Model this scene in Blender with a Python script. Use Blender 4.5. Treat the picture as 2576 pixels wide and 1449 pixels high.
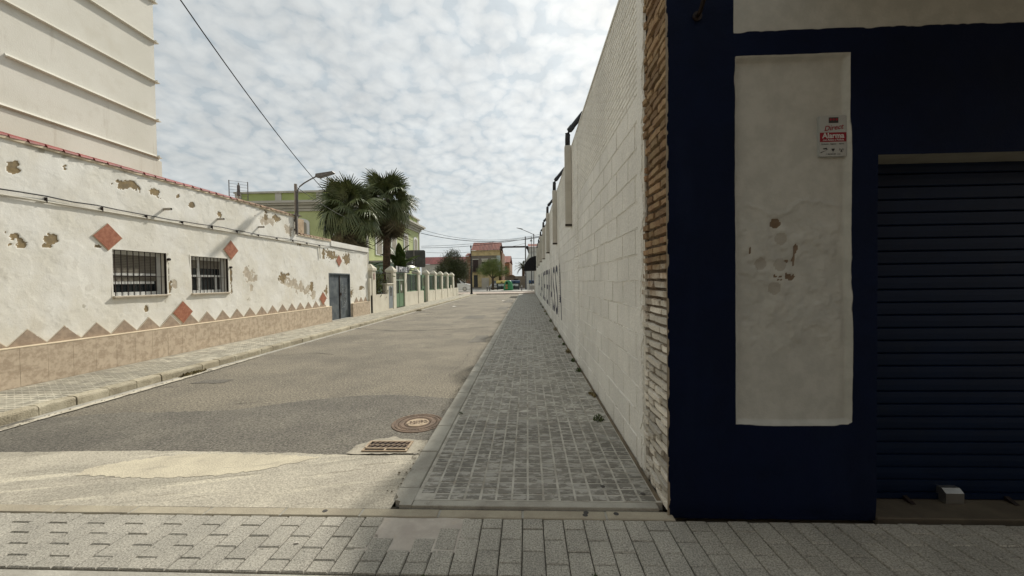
import bpy, math, random
import numpy as np
from mathutils import Vector, Matrix, Euler
rnd = random.Random(7)
NR = np.random.RandomState(11)
sc = bpy.context.scene
for o in list(bpy.data.objects): bpy.data.objects.remove(o)
col = sc.collection
R = math.radians

# ------------------------------------------------------------------ camera
cam = bpy.data.cameras.new('camera'); camo = bpy.data.objects.new('camera', cam); col.objects.link(camo)
cam.sensor_width = 36.0; cam.lens = 36.0 * 968.0 / 2576.0
cam.clip_start = 0.05; cam.clip_end = 3000
def cam_axes(yaw, pitch, roll):
    y, p, r = R(yaw), R(pitch), R(roll)
    f = Vector((-math.sin(y)*math.cos(p), math.cos(y)*math.cos(p), math.sin(p)))
    ri = Vector((math.cos(y), math.sin(y), 0)); up = ri.cross(f)
    return f, ri*math.cos(r)+up*math.sin(r), -ri*math.sin(r)+up*math.cos(r)
F_, R_, U_ = cam_axes(2.3, -1.08, -0.7)
m = Matrix((R_, U_, -F_)).transposed().to_4x4(); m.translation = Vector((0, 0, 1.6)); camo.matrix_world = m
sc.camera = camo

# ------------------------------------------------------------------ world, sun, exposure
SUN = Vector((0.385, 1.0, 0.86)).normalized()
elev = math.asin(SUN.z); azim = math.atan2(SUN.x, SUN.y)
world = bpy.data.worlds.new('World'); sc.world = world; world.use_nodes = True
nt = world.node_tree; N = nt.nodes; L = nt.links; N.clear()
def wn(t, **k):
    n = N.new(t)
    for a, b in k.items(): setattr(n, a, b)
    return n
out = wn('ShaderNodeOutputWorld'); bg = wn('ShaderNodeBackground'); L.new(bg.outputs[0], out.inputs[0])
bg.inputs[1].default_value = 0.1
sky = wn('ShaderNodeTexSky'); sky.sky_type = 'NISHITA'; sky.sun_disc = False
sky.sun_elevation = elev; sky.sun_rotation = azim; sky.air_density = 1.0; sky.dust_density = 1.5; sky.ozone_density = 1.0
tc = wn('ShaderNodeTexCoord')
def vmath(op, a, b=None):
    n = wn('ShaderNodeVectorMath', operation=op)
    for i, v in enumerate((a, b)):
        if v is None: continue
        if isinstance(v, (tuple, list, Vector)): n.inputs[i].default_value = tuple(v)
        else: L.new(v, n.inputs[i])
    return n
def fmath(op, a, b=None, c=None, clamp=False):
    n = wn('ShaderNodeMath', operation=op); n.use_clamp = clamp
    for i, v in enumerate((a, b, c)):
        if v is None: continue
        if isinstance(v, (int, float)): n.inputs[i].default_value = v
        else: L.new(v, n.inputs[i])
    return n.outputs[0]
nd = vmath('NORMALIZE', tc.outputs['Generated']).outputs[0]
sep = wn('ShaderNodeSeparateXYZ'); L.new(nd, sep.inputs[0])
zz = fmath('ADD', fmath('MAXIMUM', sep.outputs[2], 0.0), 0.30)
px = fmath('DIVIDE', sep.outputs[0], zz); py = fmath('DIVIDE', sep.outputs[1], zz)
cmb = wn('ShaderNodeCombineXYZ'); L.new(px, cmb.inputs[0]); L.new(py, cmb.inputs[1])
def wnoise(vec, scale, detail=4, rough=.5, dist=0.0):
    n = wn('ShaderNodeTexNoise', noise_dimensions='2D'); n.inputs['Scale'].default_value = scale; n.inputs['Detail'].default_value = detail
    n.inputs['Roughness'].default_value = rough; n.inputs['Distortion'].default_value = dist
    L.new(vec, n.inputs['Vector']); return n
w = wnoise(cmb.outputs[0], 6.0, 3, .55)
wv = vmath('SCALE', vmath('SUBTRACT', w.outputs['Color'], (.5, .5, .5)).outputs[0]); wv.inputs['Scale'].default_value = 0.085
p2 = vmath('ADD', cmb.outputs[0], wv.outputs[0]).outputs[0]
def wvor(sc_, feat):
    v = wn('ShaderNodeTexVoronoi', feature=feat, voronoi_dimensions='2D'); v.inputs['Scale'].default_value = sc_
    if feat == 'SMOOTH_F1': v.inputs['Smoothness'].default_value = .35
    L.new(p2, v.inputs['Vector']); return v.outputs['Distance']
f = wnoise(p2, 26, 5, .6)
big = wnoise(vmath('ADD', cmb.outputs[0], (4.3, 1.7, 0)).outputs[0], 2.2, 4, .6)
T = fmath('MULTIPLY_ADD', wvor(18.0, 'SMOOTH_F1'), -1.25, 1.10)
T = fmath('MULTIPLY_ADD', wvor(39.0, 'F1'), -0.32, T)
T = fmath('MULTIPLY_ADD', fmath('SUBTRACT', f.outputs['Fac'], 0.5), 0.75, T)
T = fmath('MULTIPLY_ADD', fmath('SUBTRACT', big.outputs['Fac'], 0.5), 0.65, T)
cr = wn('ShaderNodeValToRGB'); L.new(T, cr.inputs[0]); e = cr.color_ramp.elements
cr.color_ramp.interpolation = 'EASE'
e[0].position = 0.0; e[0].color = (.385, .425, .44, 1); e[1].position = 1.0; e[1].color = (.525, .542, .53, 1)
for p_, c_ in ((.20, (.442, .470, .474)), (.50, (.484, .505, .500)), (.78, (.512, .530, .520))):
    q = e.new(p_); q.color = (*c_, 1)
soft = wnoise(cmb.outputs[0], 7.0, 6, .62)
ccs = vmath('SCALE', cr.outputs[0]); L.new(fmath('MULTIPLY_ADD', soft.outputs['Fac'], 3.6, 7.3), ccs.inputs['Scale'])
mx = wn('ShaderNodeMix', data_type='RGBA'); mx.inputs['Factor'].default_value = 0.93
L.new(sky.outputs[0], mx.inputs['A']); L.new(ccs.outputs[0], mx.inputs['B'])
# veil of haze low in the sky
hz = wn('ShaderNodeMapRange', interpolation_type='SMOOTHSTEP'); L.new(sep.outputs[2], hz.inputs[0])
hz.inputs[1].default_value = 0.0; hz.inputs[2].default_value = 0.30; hz.inputs[3].default_value = 0.85; hz.inputs[4].default_value = 0.0
mh = wn('ShaderNodeMix', data_type='RGBA'); L.new(hz.outputs[0], mh.inputs['Factor']); L.new(mx.outputs['Result'], mh.inputs['A'])
mh.inputs['B'].default_value = (4.7, 5.0, 5.05, 1)
# aureole around the veiled sun
dp = wn('ShaderNodeVectorMath', operation='DOT_PRODUCT'); L.new(nd, dp.inputs[0]); dp.inputs[1].default_value = tuple(SUN)
au = fmath('POWER', fmath('MAXIMUM', dp.outputs['Value'], 0.0), 7.0)
au2 = fmath('POWER', fmath('MAXIMUM', dp.outputs['Value'], 0.0), 2.0)
gain = fmath('ADD', fmath('MULTIPLY', au, 0.26), fmath('MULTIPLY_ADD', au2, 0.16, 0.80))
sc2 = vmath('SCALE', mh.outputs['Result']); L.new(gain, sc2.inputs['Scale'])
L.new(sc2.outputs[0], bg.inputs[0])
sl = bpy.data.lights.new('sun', 'SUN'); sl.energy = 2.6; sl.angle = R(1.8); sl.color = (1.0, .94, .83)
so = bpy.data.objects.new('sun', sl); col.objects.link(so); so.rotation_euler = SUN.to_track_quat('Z', 'Y').to_euler()
so.location = (10, 20, 30)
sc.view_settings.view_transform = 'Standard'; sc.view_settings.look = 'None'
sc.view_settings.exposure = 0.70; sc.view_settings.gamma = 1; sc.view_settings.use_curve_mapping = False
sc.cycles.max_bounces = 6; sc.cycles.diffuse_bounces = 4; sc.cycles.transparent_max_bounces = 8

# ------------------------------------------------------------------ materials
MATS = {}
def mat(name, c1, c2=None, scale=3.0, detail=6, lo=.35, hi=.65, rough=.85, bump=.25, bscale=60., bdist=.01,
        fine=.0, fscale=220., rand=.0, metal=0., spec=.3, layers=(), stretch=(1, 1, 1), alpha=None, attr=None, piece=.0, zlayer=None):
    """layers: list of (color, scale, lo, hi, strength[, stretch]) noise masked stains.  attr: list of (attribute, color, lo, hi)"""
    if name in MATS: return MATS[name]
    M = bpy.data.materials.new(name); M.use_nodes = True; t = M.node_tree; n = t.nodes; l = t.links
    b = n['Principled BSDF']; b.inputs['Roughness'].default_value = rough; b.inputs['Metallic'].default_value = metal
    b.inputs['Specular IOR Level'].default_value = spec
    g = n.new('ShaderNodeNewGeometry')
    def vec(st):
        if st == (1, 1, 1): return g.outputs['Position']
        src = g.outputs['Position']
        if len(st) == 4:
            q = n.new('ShaderNodeVectorRotate'); q.rotation_type = 'Z_AXIS'; q.inputs['Angle'].default_value = st[3]; l.new(src, q.inputs['Vector']); src = q.outputs[0]
        v = n.new('ShaderNodeVectorMath'); v.operation = 'MULTIPLY'; l.new(src, v.inputs[0]); v.inputs[1].default_value = st[:3]
        return v.outputs[0]
    def noise(sc_, det, st=(1, 1, 1), ro=.6):
        q = n.new('ShaderNodeTexNoise'); q.inputs['Scale'].default_value = sc_; q.inputs['Detail'].default_value = det
        q.inputs['Roughness'].default_value = ro; l.new(vec(st), q.inputs['Vector']); return q.outputs['Fac']
    def ramp(src, lo_, hi_, a=0., b_=1.):
        q = n.new('ShaderNodeMapRange'); q.interpolation_type = 'SMOOTHSTEP'; l.new(src, q.inputs[0])
        q.inputs[1].default_value = lo_; q.inputs[2].default_value = hi_; q.inputs[3].default_value = a; q.inputs[4].default_value = b_
        return q.outputs[0]
    def mixc(fac, a, b_):
        q = n.new('ShaderNodeMix'); q.data_type = 'RGBA'; l.new(fac, q.inputs['Factor'])
        for key, v in (('A', a), ('B', b_)):
            if isinstance(v, tuple): q.inputs[key].default_value = (*v[:3], 1)
            else: l.new(v, q.inputs[key])
        return q.outputs['Result']
    c2 = c2 or tuple(min(1, x*.8) for x in c1)
    cur = mixc(ramp(noise(scale, detail, stretch), lo, hi), tuple(c1), tuple(c2))
    for ly in layers:
        c_, s_, lo_, hi_, st_ = ly[:5]; str_ = ly[5] if len(ly) > 5 else (1, 1, 1)
        cur = mixc(ramp(noise(s_, 7, str_, .65), lo_, hi_, 0, st_), cur, tuple(c_))
    if zlayer:
        for (c_, z0, z1, wob, st_) in zlayer:   # dirt / paint that stops at a height with a wobbly edge
            sp = n.new('ShaderNodeSeparateXYZ'); l.new(g.outputs['Position'], sp.inputs[0])
            q = n.new('ShaderNodeMath'); q.operation = 'MULTIPLY_ADD'; l.new(noise(6., 6), q.inputs[0]); q.inputs[1].default_value = wob
            l.new(sp.outputs[2], q.inputs[2])
            cur = mixc(ramp(q.outputs[0], z0, z1, st_, 0), cur, tuple(c_))
    if attr:
        for (an, c_, lo_, hi_) in attr:
            a_ = n.new('ShaderNodeAttribute'); a_.attribute_name = an
            if isinstance(c_, tuple) and len(c_) == 2:
                c_ = mixc(ramp(noise(9., 6), .35, .65), c_[0], c_[1])
            cur = mixc(ramp(a_.outputs['Fac'], lo_, hi_), cur, c_)
    facs = []
    if fine: facs.append(ramp(noise(fscale, 3, (1, 1, 1), .7), .25, .75, 1-fine, 1+fine))
    if rand:
        oi = n.new('ShaderNodeObjectInfo'); q = n.new('ShaderNodeMapRange'); l.new(oi.outputs['Random'], q.inputs[0])
        q.inputs[3].default_value = 1-rand; q.inputs[4].default_value = 1+rand; facs.append(q.outputs[0])
    if piece:
        a_ = n.new('ShaderNodeAttribute'); a_.attribute_name = 'piece'; q = n.new('ShaderNodeMapRange'); l.new(a_.outputs['Fac'], q.inputs[0])
        q.inputs[3].default_value = 1-piece; q.inputs[4].default_value = 1+piece; facs.append(q.outputs[0])
    for fct in facs:
        v = n.new('ShaderNodeVectorMath'); v.operation = 'SCALE'; l.new(cur, v.inputs[0]); l.new(fct, v.inputs['Scale']); cur = v.outputs[0]
    l.new(cur, b.inputs['Base Color'])
    if bump:
        bp = n.new('ShaderNodeBump'); bp.inputs['Strength'].default_value = bump; bp.inputs['Distance'].default_value = bdist
        l.new(noise(bscale, 5, (1, 1, 1), .6), bp.inputs['Height']); l.new(bp.outputs[0], b.inputs['Normal'])
    if alpha is not None: b.inputs['Alpha'].default_value = alpha
    MATS[name] = M; return M
def glassmat(name, c, rough=.05, spec=.6):
    M = mat(name, c, c, bump=0, rough=rough, spec=spec); return M

m_wallL = mat('old_limewash', (.82, .81, .76), (.74, .715, .635), scale=1.1, bump=.22, bscale=38, bdist=.012, rough=.9, fine=.05,
    layers=[((.60, .58, .52), 2.6, .52, .74, .55), ((.80, .79, .75), 4., .50, .70, .6), ((.60, .52, .38), .8, .56, .8, .5, (1, 1.0, .35)), ((.42, .40, .34), 14., .66, .80, .5, (1, 1, .5))],
    attr=[('stain', (.36, .33, .26), .2, 1.0), ('peel', ((.30, .225, .12), (.22, .175, .11)), .35, .6), ('peelg', ((.56, .50, .40), (.44, .38, .30)), .35, .6)])
m_tall = mat('tall_building_plaster', (.73, .71, .64), (.67, .65, .575), scale=.9, bump=.25, bscale=45, fine=.04, rough=.9,
    layers=[((.58, .54, .45), 1.6, .5, .8, .5), ((.52, .46, .36), .6, .6, .85, .35, (1, 1, .3)), ((.60, .57, .49), 3.1, .55, .72, .4), ((.50, .46, .38), 4.5, .60, .72, .45, (1, 1, .12))])
m_wallR = mat('white_block_paint', (.84, .83, .785), (.75, .74, .70), scale=1.3, bump=.75, bscale=34, bdist=.014, rough=.9, fine=.12, fscale=60, piece=.04, rand=.035,
    layers=[((.50, .48, .43), 3.2, .56, .80, .55, (1, 1, .45)), ((.42, .37, .30), 11., .66, .78, .7, (1, 1, .5)), ((.90, .88, .82), 7, .55, .66, .5), ((.56, .55, .52), .45, .45, .8, .5)])
m_mortR = mat('painted_mortar', (.74, .72, .66), (.60, .58, .53), scale=5, bump=.5, bscale=80, layers=[((.24, .21, .17), 8., .58, .72, .8)])
m_brick = mat('old_brick', (.33, .235, .135), (.25, .155, .09), scale=7, bump=.8, bscale=70, bdist=.015, rough=.95, fine=.16, fscale=90, rand=.30,
    layers=[((.34, .14, .08), 2.3, .60, .72, .7), ((.14, .10, .07), 12., .60, .78, .7), ((.44, .36, .24), 9, .62, .78, .5)],
    zlayer=[((.72, .69, .62), 1.95, 2.45, 1.3, .85)])
m_bmort = mat('crumbly_mortar', (.17, .125, .085), (.085, .06, .04), scale=14, bump=1., bscale=60, bdist=.03, rough=1,
    layers=[((.30, .25, .18), 7., .58, .72, .6)], zlayer=[((.46, .42, .36), 1.6, 2.3, 1.3, .5)])
m_fac = mat('shop_facade', (.0018, .0062, .026), (.0014, .005, .020), scale=2.5, bump=.35, bscale=60, bdist=.008, rough=.75, spec=.12,
    layers=[((.006, .012, .034), 2.2, .5, .8, .7, (1, 1, .3)), ((.03, .035, .045), 5.2, .68, .8, .4), ((.02, .025, .035), 30, .70, .76, .5)],
    attr=[('white', ((.46, .465, .43), (.40, .405, .375)), .3, .7), ('hole', ((.16, .115, .075), (.20, .15, .11)), .35, .6), ('disc', ((.36, .35, .31), (.33, .32, .285)), .35, .6), ('edge', (.30, .26, .20), .3, .7)])
m_soffit = mat('reveal_plaster', (.38, .36, .30), (.30, .28, .23), scale=4, bump=.3)
m_shut = mat('shutter_blue', (.0012, .0085, .030), (.001, .007, .024), scale=3, rough=.5, bump=.08, bscale=25, spec=.15, layers=[((.012, .018, .028), 5., .55, .8, .6), ((.03, .032, .03), 2.3, .66, .8, .4, (1, 1, .4))])
m_paver = mat('granite_paver', (.385, .365, .315), (.315, .30, .26), scale=3, bump=.7, bscale=150, bdist=.006, rough=.85, fine=.5, fscale=105, rand=.07,
    layers=[((.12, .10, .075), 1.1, .60, .8, .35), ((.12, .11, .095), 62, .60, .66, .8)], attr=None)
m_jointdirt = mat('joint_dirt', (.07, .06, .045), (.035, .03, .022), scale=9, bump=.8, bscale=90, rough=1)
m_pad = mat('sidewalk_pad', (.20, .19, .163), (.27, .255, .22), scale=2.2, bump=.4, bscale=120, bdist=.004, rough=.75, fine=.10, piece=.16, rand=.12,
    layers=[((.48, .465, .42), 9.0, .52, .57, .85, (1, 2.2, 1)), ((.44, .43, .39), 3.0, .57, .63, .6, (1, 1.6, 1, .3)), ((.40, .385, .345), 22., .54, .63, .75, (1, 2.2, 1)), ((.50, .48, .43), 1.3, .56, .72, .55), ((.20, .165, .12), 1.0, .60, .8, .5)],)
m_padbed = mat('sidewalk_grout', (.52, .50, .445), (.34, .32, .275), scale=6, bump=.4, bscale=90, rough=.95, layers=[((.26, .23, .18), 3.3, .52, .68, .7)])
m_padL = mat('sidewalk_pad_left', (.36, .34, .28), (.46, .43, .35), scale=3, bump=.3, bscale=90, rough=.8, fine=.1, piece=.25, rand=.1,
    layers=[((.56, .52, .42), 4.0, .48, .60, .8, (1, 1.6, 1)), ((.22, .205, .17), 7, .56, .68, .6, (1, 2, 1))])  # paler, warmer tile colour for the left pavement
m_padbedL = mat('sidewalk_grout_left', (.44, .41, .335), (.34, .315, .255), scale=3, bump=.3, rough=.95)
m_conc = mat('kerb_concrete', (.42, .405, .355), (.32, .305, .265), scale=4, bump=.6, bscale=70, bdist=.01, rough=.9, fine=.14, rand=.08,
    layers=[((.13, .115, .09), 5., .58, .76, .6), ((.36, .33, .27), 9, .60, .76, .5)])
m_concL = mat('kerb_limestone', (.46, .42, .32), (.34, .30, .22), scale=3.2, bump=.8, bscale=60, bdist=.015, rough=.95, fine=.12, rand=.1,
    layers=[((.20, .18, .13), 6, .58, .72, .7), ((.56, .52, .42), 10, .6, .75, .5)])
m_front = mat('front_kerb', (.40, .36, .275), (.32, .285, .22), scale=4, bump=.5, bscale=80, bdist=.008, rough=.9, fine=.12, rand=.08,
    layers=[((.20, .175, .13), 7, .60, .76, .6), ((.46, .30, .20), 2.4, .62, .75, .35)])
m_apron = mat('concrete_apron', (.47, .435, .355), (.375, .345, .285), scale=1.2, bump=.7, bscale=70, bdist=.008, rough=.95, fine=.32, fscale=70,
    layers=[((.30, .28, .23), 1.3, .46, .66, .7, (.4, 2.6, 1, -.26)), ((.60, .555, .44), 2.4, .54, .66, .6, (.3, 3.2, 1, -.26)), ((.20, .18, .14), 4.5, .58, .66, .55, (.22, 4.5, 1, -.28)), ((.15, .135, .11), 16, .66, .71, .8, (.4, 1.6, 1, -.2)), ((.26, .24, .195), .9, .55, .7, .6)])
m_apron2 = mat('concrete_patch', (.56, .51, .39), (.47, .425, .33), scale=3, bump=.5, bscale=80, rough=.95, fine=.22, fscale=80, layers=[((.34, .31, .25), 5, .56, .66, .5, (.4, 2, 1, -.26)), ((.18, .16, .12), 18, .66, .7, .8)])
m_asph = mat('old_asphalt', (.255, .228, .18), (.19, .172, .14), scale=.8, bump=1., bscale=130, bdist=.012, rough=.95, fine=.62, fscale=42,
    layers=[((.15, .14, .12), .55, .52, .75, .6), ((.29, .265, .21), 2.4, .56, .78, .4), ((.14, .13, .105), .9, .60, .74, .5, (.35, 1.6, 1)), ((.40, .37, .30), 36, .56, .64, .75), ((.085, .08, .07), 30, .57, .64, .75), ((.13, .118, .098), .33, .52, .70, .5), ((.36, .325, .25), .7, .56, .72, .6), ((.10, .09, .075), 1.9, .62, .70, .6, (.5, 1.4, 1))])
m_asph2 = mat('dark_asphalt_patch', (.18, .167, .14), (.14, .13, .112), scale=1.3, bump=.9, bscale=150, bdist=.008, rough=.93, fine=.55, fscale=48,
    layers=[((.27, .25, .205), 2.2, .56, .76, .45), ((.10, .095, .08), 1.1, .55, .75, .5), ((.30, .28, .235), 38, .57, .65, .7), ((.06, .056, .05), 33, .57, .65, .7), ((.28, .26, .215), .8, .58, .75, .5), ((.09, .085, .075), .45, .5, .7, .5)])
m_crack = mat('crack_fill', (.05, .046, .04), (.08, .075, .06), scale=5, bump=.3)
m_ground = mat('bare_ground', (.30, .27, .21), (.22, .20, .16), scale=.4, bump=.4, bscale=8)
m_prom = mat('promenade_paving', (.46, .38, .32), (.40, .34, .29), scale=.6, bump=.2, bscale=20)
m_prom2 = mat('avenue_paving', (.50, .48, .44), (.42, .40, .36), scale=.6, bump=.2, bscale=20)
m_tile = mat('beige_marbled_tile', (.57, .475, .365), (.42, .335, .25), scale=11, detail=9, lo=.4, hi=.62, bump=.06, bscale=90, rough=.5, rand=.03,
    layers=[((.66, .57, .45), 26, .54, .7, .5)])
m_tilecap = mat('pale_cap_tile', (.70, .60, .44), (.62, .52, .38), scale=4, bump=.2, rough=.7)
m_pink = mat('pink_marbled_tile', (.42, .185, .115), (.30, .115, .07), scale=12, detail=9, bump=.08, rough=.45, layers=[((.48, .24, .15), 26, .56, .7, .6)])
m_grout = mat('pale_grout', (.64, .57, .45), (.56, .50, .40), scale=6, bump=.2)
m_redtile = mat('red_painted_roof_tile', (.27, .045, .035), (.20, .035, .03), scale=6, bump=.3, bscale=50, rough=.55, rand=.12, layers=[((.10, .03, .03), 9, .6, .75, .5)])
m_oldtile = mat('weathered_roof_tile', (.33, .22, .15), (.22, .15, .11), scale=8, bump=.4, bscale=50, rough=.9, rand=.2, layers=[((.46, .38, .28), 10, .55, .7, .6), ((.12, .09, .07), 14, .58, .72, .6)])
m_darkmetal = mat('dark_grille_metal', (.018, .013, .012), (.035, .022, .016), scale=20, rough=.55, bump=.1, metal=.3)
m_winframe = mat('white_window_frame', (.62, .62, .60), (.54, .54, .52), scale=5, rough=.45, bump=.05)
m_glass = glassmat('dark_window_glass', (.012, .016, .018), .06)
m_blind = mat('roller_blind', (.20, .18, .145), (.16, .145, .115), scale=6, rough=.6, bump=.1)
m_marble = mat('sill_stone', (.55, .48, .38), (.46, .40, .32), scale=8, rough=.6, bump=.1)
m_door = mat('worn_steel_door', (.075, .09, .105), (.14, .16, .17), scale=2.6, bump=.25, bscale=30, rough=.6, metal=.1,
    layers=[((.02, .022, .026), 3.3, .56, .75, .8), ((.26, .28, .27), 7, .64, .78, .5)])
m_scrib = mat('pale_scribble', (.40, .42, .42), (.33, .35, .35), bump=0)
m_cable = mat('black_cable', (.012, .012, .013), (.02, .02, .02), rough=.6, bump=0)
m_conduit = mat('painted_conduit', (.58, .55, .47), (.50, .47, .40), rough=.7, bump=.1)
m_pvc = mat('grey_pipe', (.42, .38, .33), (.34, .31, .27), rough=.6, bump=.05)
m_black = mat('black_void', (.006, .006, .007), (.008, .008, .008), bump=0, rough=.9)
m_lamp = mat('galvanised_lamp_metal', (.17, .16, .16), (.12, .115, .115), scale=10, rough=.5, metal=.5, bump=.05)
m_lampw = mat('streaked_post_metal', (.33, .30, .27), (.20, .17, .15), scale=9, rough=.6, metal=.3, bump=.1, stretch=(1, 1, .3))
m_blackpipe = mat('black_downpipe', (.016, .017, .018), (.03, .03, .032), scale=8, rough=.45, bump=.1)
m_whitepipe = mat('cream_downpipe_cover', (.56, .53, .47), (.48, .455, .40), scale=2, rough=.7, bump=.15, bscale=40)
m_green = mat('lime_render', (.40, .45, .19), (.35, .40, .16), scale=1.2, rough=.9, bump=.15, layers=[((.36, .41, .18), 2, .55, .8, .4)])
m_greenl = mat('lime_render_pale', (.50, .545, .28), (.45, .49, .25), scale=1.2, rough=.9, bump=.15)
m_corn = mat('grey_cornice', (.52, .50, .44), (.44, .42, .37), scale=1.5, rough=.9, bump=.15)
m_mint = mat('mint_render', (.38, .50, .42), (.32, .44, .37), scale=2, rough=.9, bump=.1)
m_fence = mat('cream_fence_render', (.70, .665, .56), (.62, .58, .48), scale=1.6, bump=.3, bscale=40, rough=.9, fine=.04,
    layers=[((.46, .42, .33), 2.3, .6, .8, .5, (1, 1, .4)), ((.30, .27, .22), 9, .68, .8, .5)])
m_gate = mat('sage_gate', (.17, .27, .17), (.14, .23, .14), scale=4, rough=.5, bump=.1)
m_gatel = mat('pale_gate_rail', (.40, .46, .38), (.34, .40, .32), scale=4, rough=.5, bump=.1)
m_gglass = glassmat('green_panel_glass', (.03, .05, .035), .12)
m_sheet = mat('olive_sheet', (.14, .15, .10), (.11, .12, .08), scale=5, rough=.5, bump=.05)
m_meter = mat('grey_meter_box', (.28, .31, .33), (.22, .25, .27), scale=5, rough=.5, bump=.05)
m_sign = mat('sign_back_steel', (.12, .12, .115), (.085, .085, .08), scale=3, rough=.5, metal=.4, bump=.05)
m_plate = mat('grey_name_plate', (.13, .13, .135), (.10, .10, .105), bump=.02, rough=.4)
m_pale = mat('pale_letter', (.74, .75, .77), (.68, .69, .71), bump=0)
m_awn = mat('black_awning_cloth', (.010, .010, .012), (.014, .014, .016), rough=.8, bump=.1)
m_letter = mat('navy_wall_paint', (.035, .038, .065), (.06, .06, .085), scale=6, rough=.8, bump=.2, layers=[((.30, .29, .29), 12, .60, .74, .6)])
m_frond = mat('palm_frond', (.075, .10, .035), (.13, .145, .06), scale=2.5, rough=.45, bump=.1, spec=.4, rand=.25)
m_dead = mat('dead_palm_frond', (.17, .145, .09), (.10, .085, .05), scale=3, rough=.85, bump=.1, rand=.25)
m_ptrunk = mat('palm_trunk_bark', (.13, .085, .055), (.06, .042, .03), scale=9, rough=1, bump=.9, bscale=25, bdist=.04)
m_banana = mat('banana_leaf', (.04, .075, .02), (.07, .11, .028), scale=3, rough=.4, bump=.1, rand=.2)
m_leafd = mat('olive_tree_leaf', (.045, .058, .024), (.085, .095, .045), scale=2, rough=.6, bump=0, piece=.45)
m_leafg = mat('street_tree_leaf', (.11, .15, .035), (.16, .19, .055), scale=2, rough=.6, bump=0, piece=.4)
m_weed = mat('weed_leaf', (.045, .075, .02), (.09, .11, .035), scale=20, rough=.6, bump=0, piece=.35)
m_drygrass = mat('dry_grass', (.22, .17, .08), (.14, .12, .05), scale=20, rough=.8, bump=0, piece=.3)
m_bark = mat('tree_bark', (.09, .07, .05), (.05, .04, .03), scale=8, rough=1, bump=.6, bscale=30)
m_iron = mat('rusty_cast_iron', (.20, .14, .10), (.13, .095, .07), scale=9, rough=.7, bump=.3, bscale=90, layers=[((.34, .27, .19), 20, .55, .7, .6)])
m_irond = mat('sandy_iron', (.44, .35, .25), (.34, .26, .18), scale=20, rough=.8, bump=.3, bscale=90)
m_void = mat('drain_void', (.004, .003, .003), (.012, .008, .006), bump=0)
m_redroof = mat('terracotta_roof', (.23, .075, .055), (.17, .06, .045), scale=3, rough=.85, bump=.3, bscale=12, piece=.2)
m_hgrey = mat('house_grey_render', (.19, .165, .14), (.15, .13, .11), scale=1.2, rough=.95, bump=.2, layers=[((.26, .22, .17), 2, .6, .8, .5)])
m_hoch = mat('house_ochre_render', (.52, .41, .22), (.40, .31, .17), scale=1.6, rough=.95, bump=.2, layers=[((.18, .14, .10), 3, .58, .74, .7)])
m_hblue = mat('house_blue_quoin', (.42, .48, .45), (.34, .38, .35), scale=1.6, rough=.95, bump=.2)
m_hbrown = mat('house_brown_wall', (.26, .15, .095), (.20, .12, .08), scale=1.6, rough=.95, bump=.3, layers=[((.40, .20, .10), 3, .58, .74, .5)])
m_hbeige = mat('beige_far_wall', (.46, .42, .35), (.40, .36, .30), scale=.8, rough=.95, bump=.1)
m_hpale = mat('pale_far_wall', (.52, .52, .48), (.44, .44, .41), scale=.8, rough=.95, bump=.1)
m_dbrown = mat('dark_brown_wood', (.045, .025, .022), (.03, .018, .016), rough=.6, bump=.1)
m_gbox = mat('green_igloo_plastic', (.045, .22, .09), (.035, .18, .075), scale=2, rough=.4, bump=.03)
m_yel = mat('yellow_lid_plastic', (.62, .50, .16), (.56, .45, .14), rough=.4, bump=.02)
m_dgrey = mat('dark_grey_plastic', (.055, .06, .062), (.04, .044, .046), rough=.5, bump=.02)
m_blue = mat('blue_lid_plastic', (.022, .05, .10), (.018, .04, .085), rough=.35, bump=.02)
m_stick = mat('white_sticker', (.50, .52, .52), (.44, .46, .46), bump=0)
m_orst = mat('orange_sticker', (.34, .19, .09), (.28, .17, .08), bump=0)
m_car = mat('white_car_paint', (.74, .75, .76), (.70, .71, .72), rough=.25, bump=0, spec=.5)
m_cars = mat('silver_car_paint', (.34, .35, .36), (.30, .31, .32), rough=.3, bump=0, metal=.3, spec=.5)
m_tyre = mat('tyre_rubber', (.015, .015, .015), (.02, .02, .02), rough=.8, bump=0)
m_white = mat('white_gloss_paint', (.74, .74, .71), (.68, .68, .65), rough=.5, bump=.03)
m_steel = mat('brushed_steel', (.42, .42, .40), (.36, .36, .35), rough=.35, metal=.9, bump=.02)
m_red = mat('sign_red', (.22, .004, .018), (.20, .004, .016), rough=.35, bump=0)
m_signw = mat('sign_white', (.36, .375, .365), (.34, .355, .345), rough=.35, bump=0)
m_signt = mat('sign_letter_white', (.50, .50, .49), (.48, .48, .47), rough=.4, bump=0)
m_signr = mat('sign_letter_red', (.25, .012, .02), (.22, .01, .02), rough=.4, bump=0)
m_signb = mat('sign_black', (.02, .022, .022), (.03, .03, .03), rough=.4, bump=0)
m_butt = mat('litter_white', (.7, .68, .62), (.6, .56, .5), bump=0)
m_line = mat('worn_white_paint', (.62, .58, .48), (.46, .42, .34), scale=7, rough=.9, bump=.4, layers=[((.22, .20, .165), 5, .54, .64, .85)])

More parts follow.
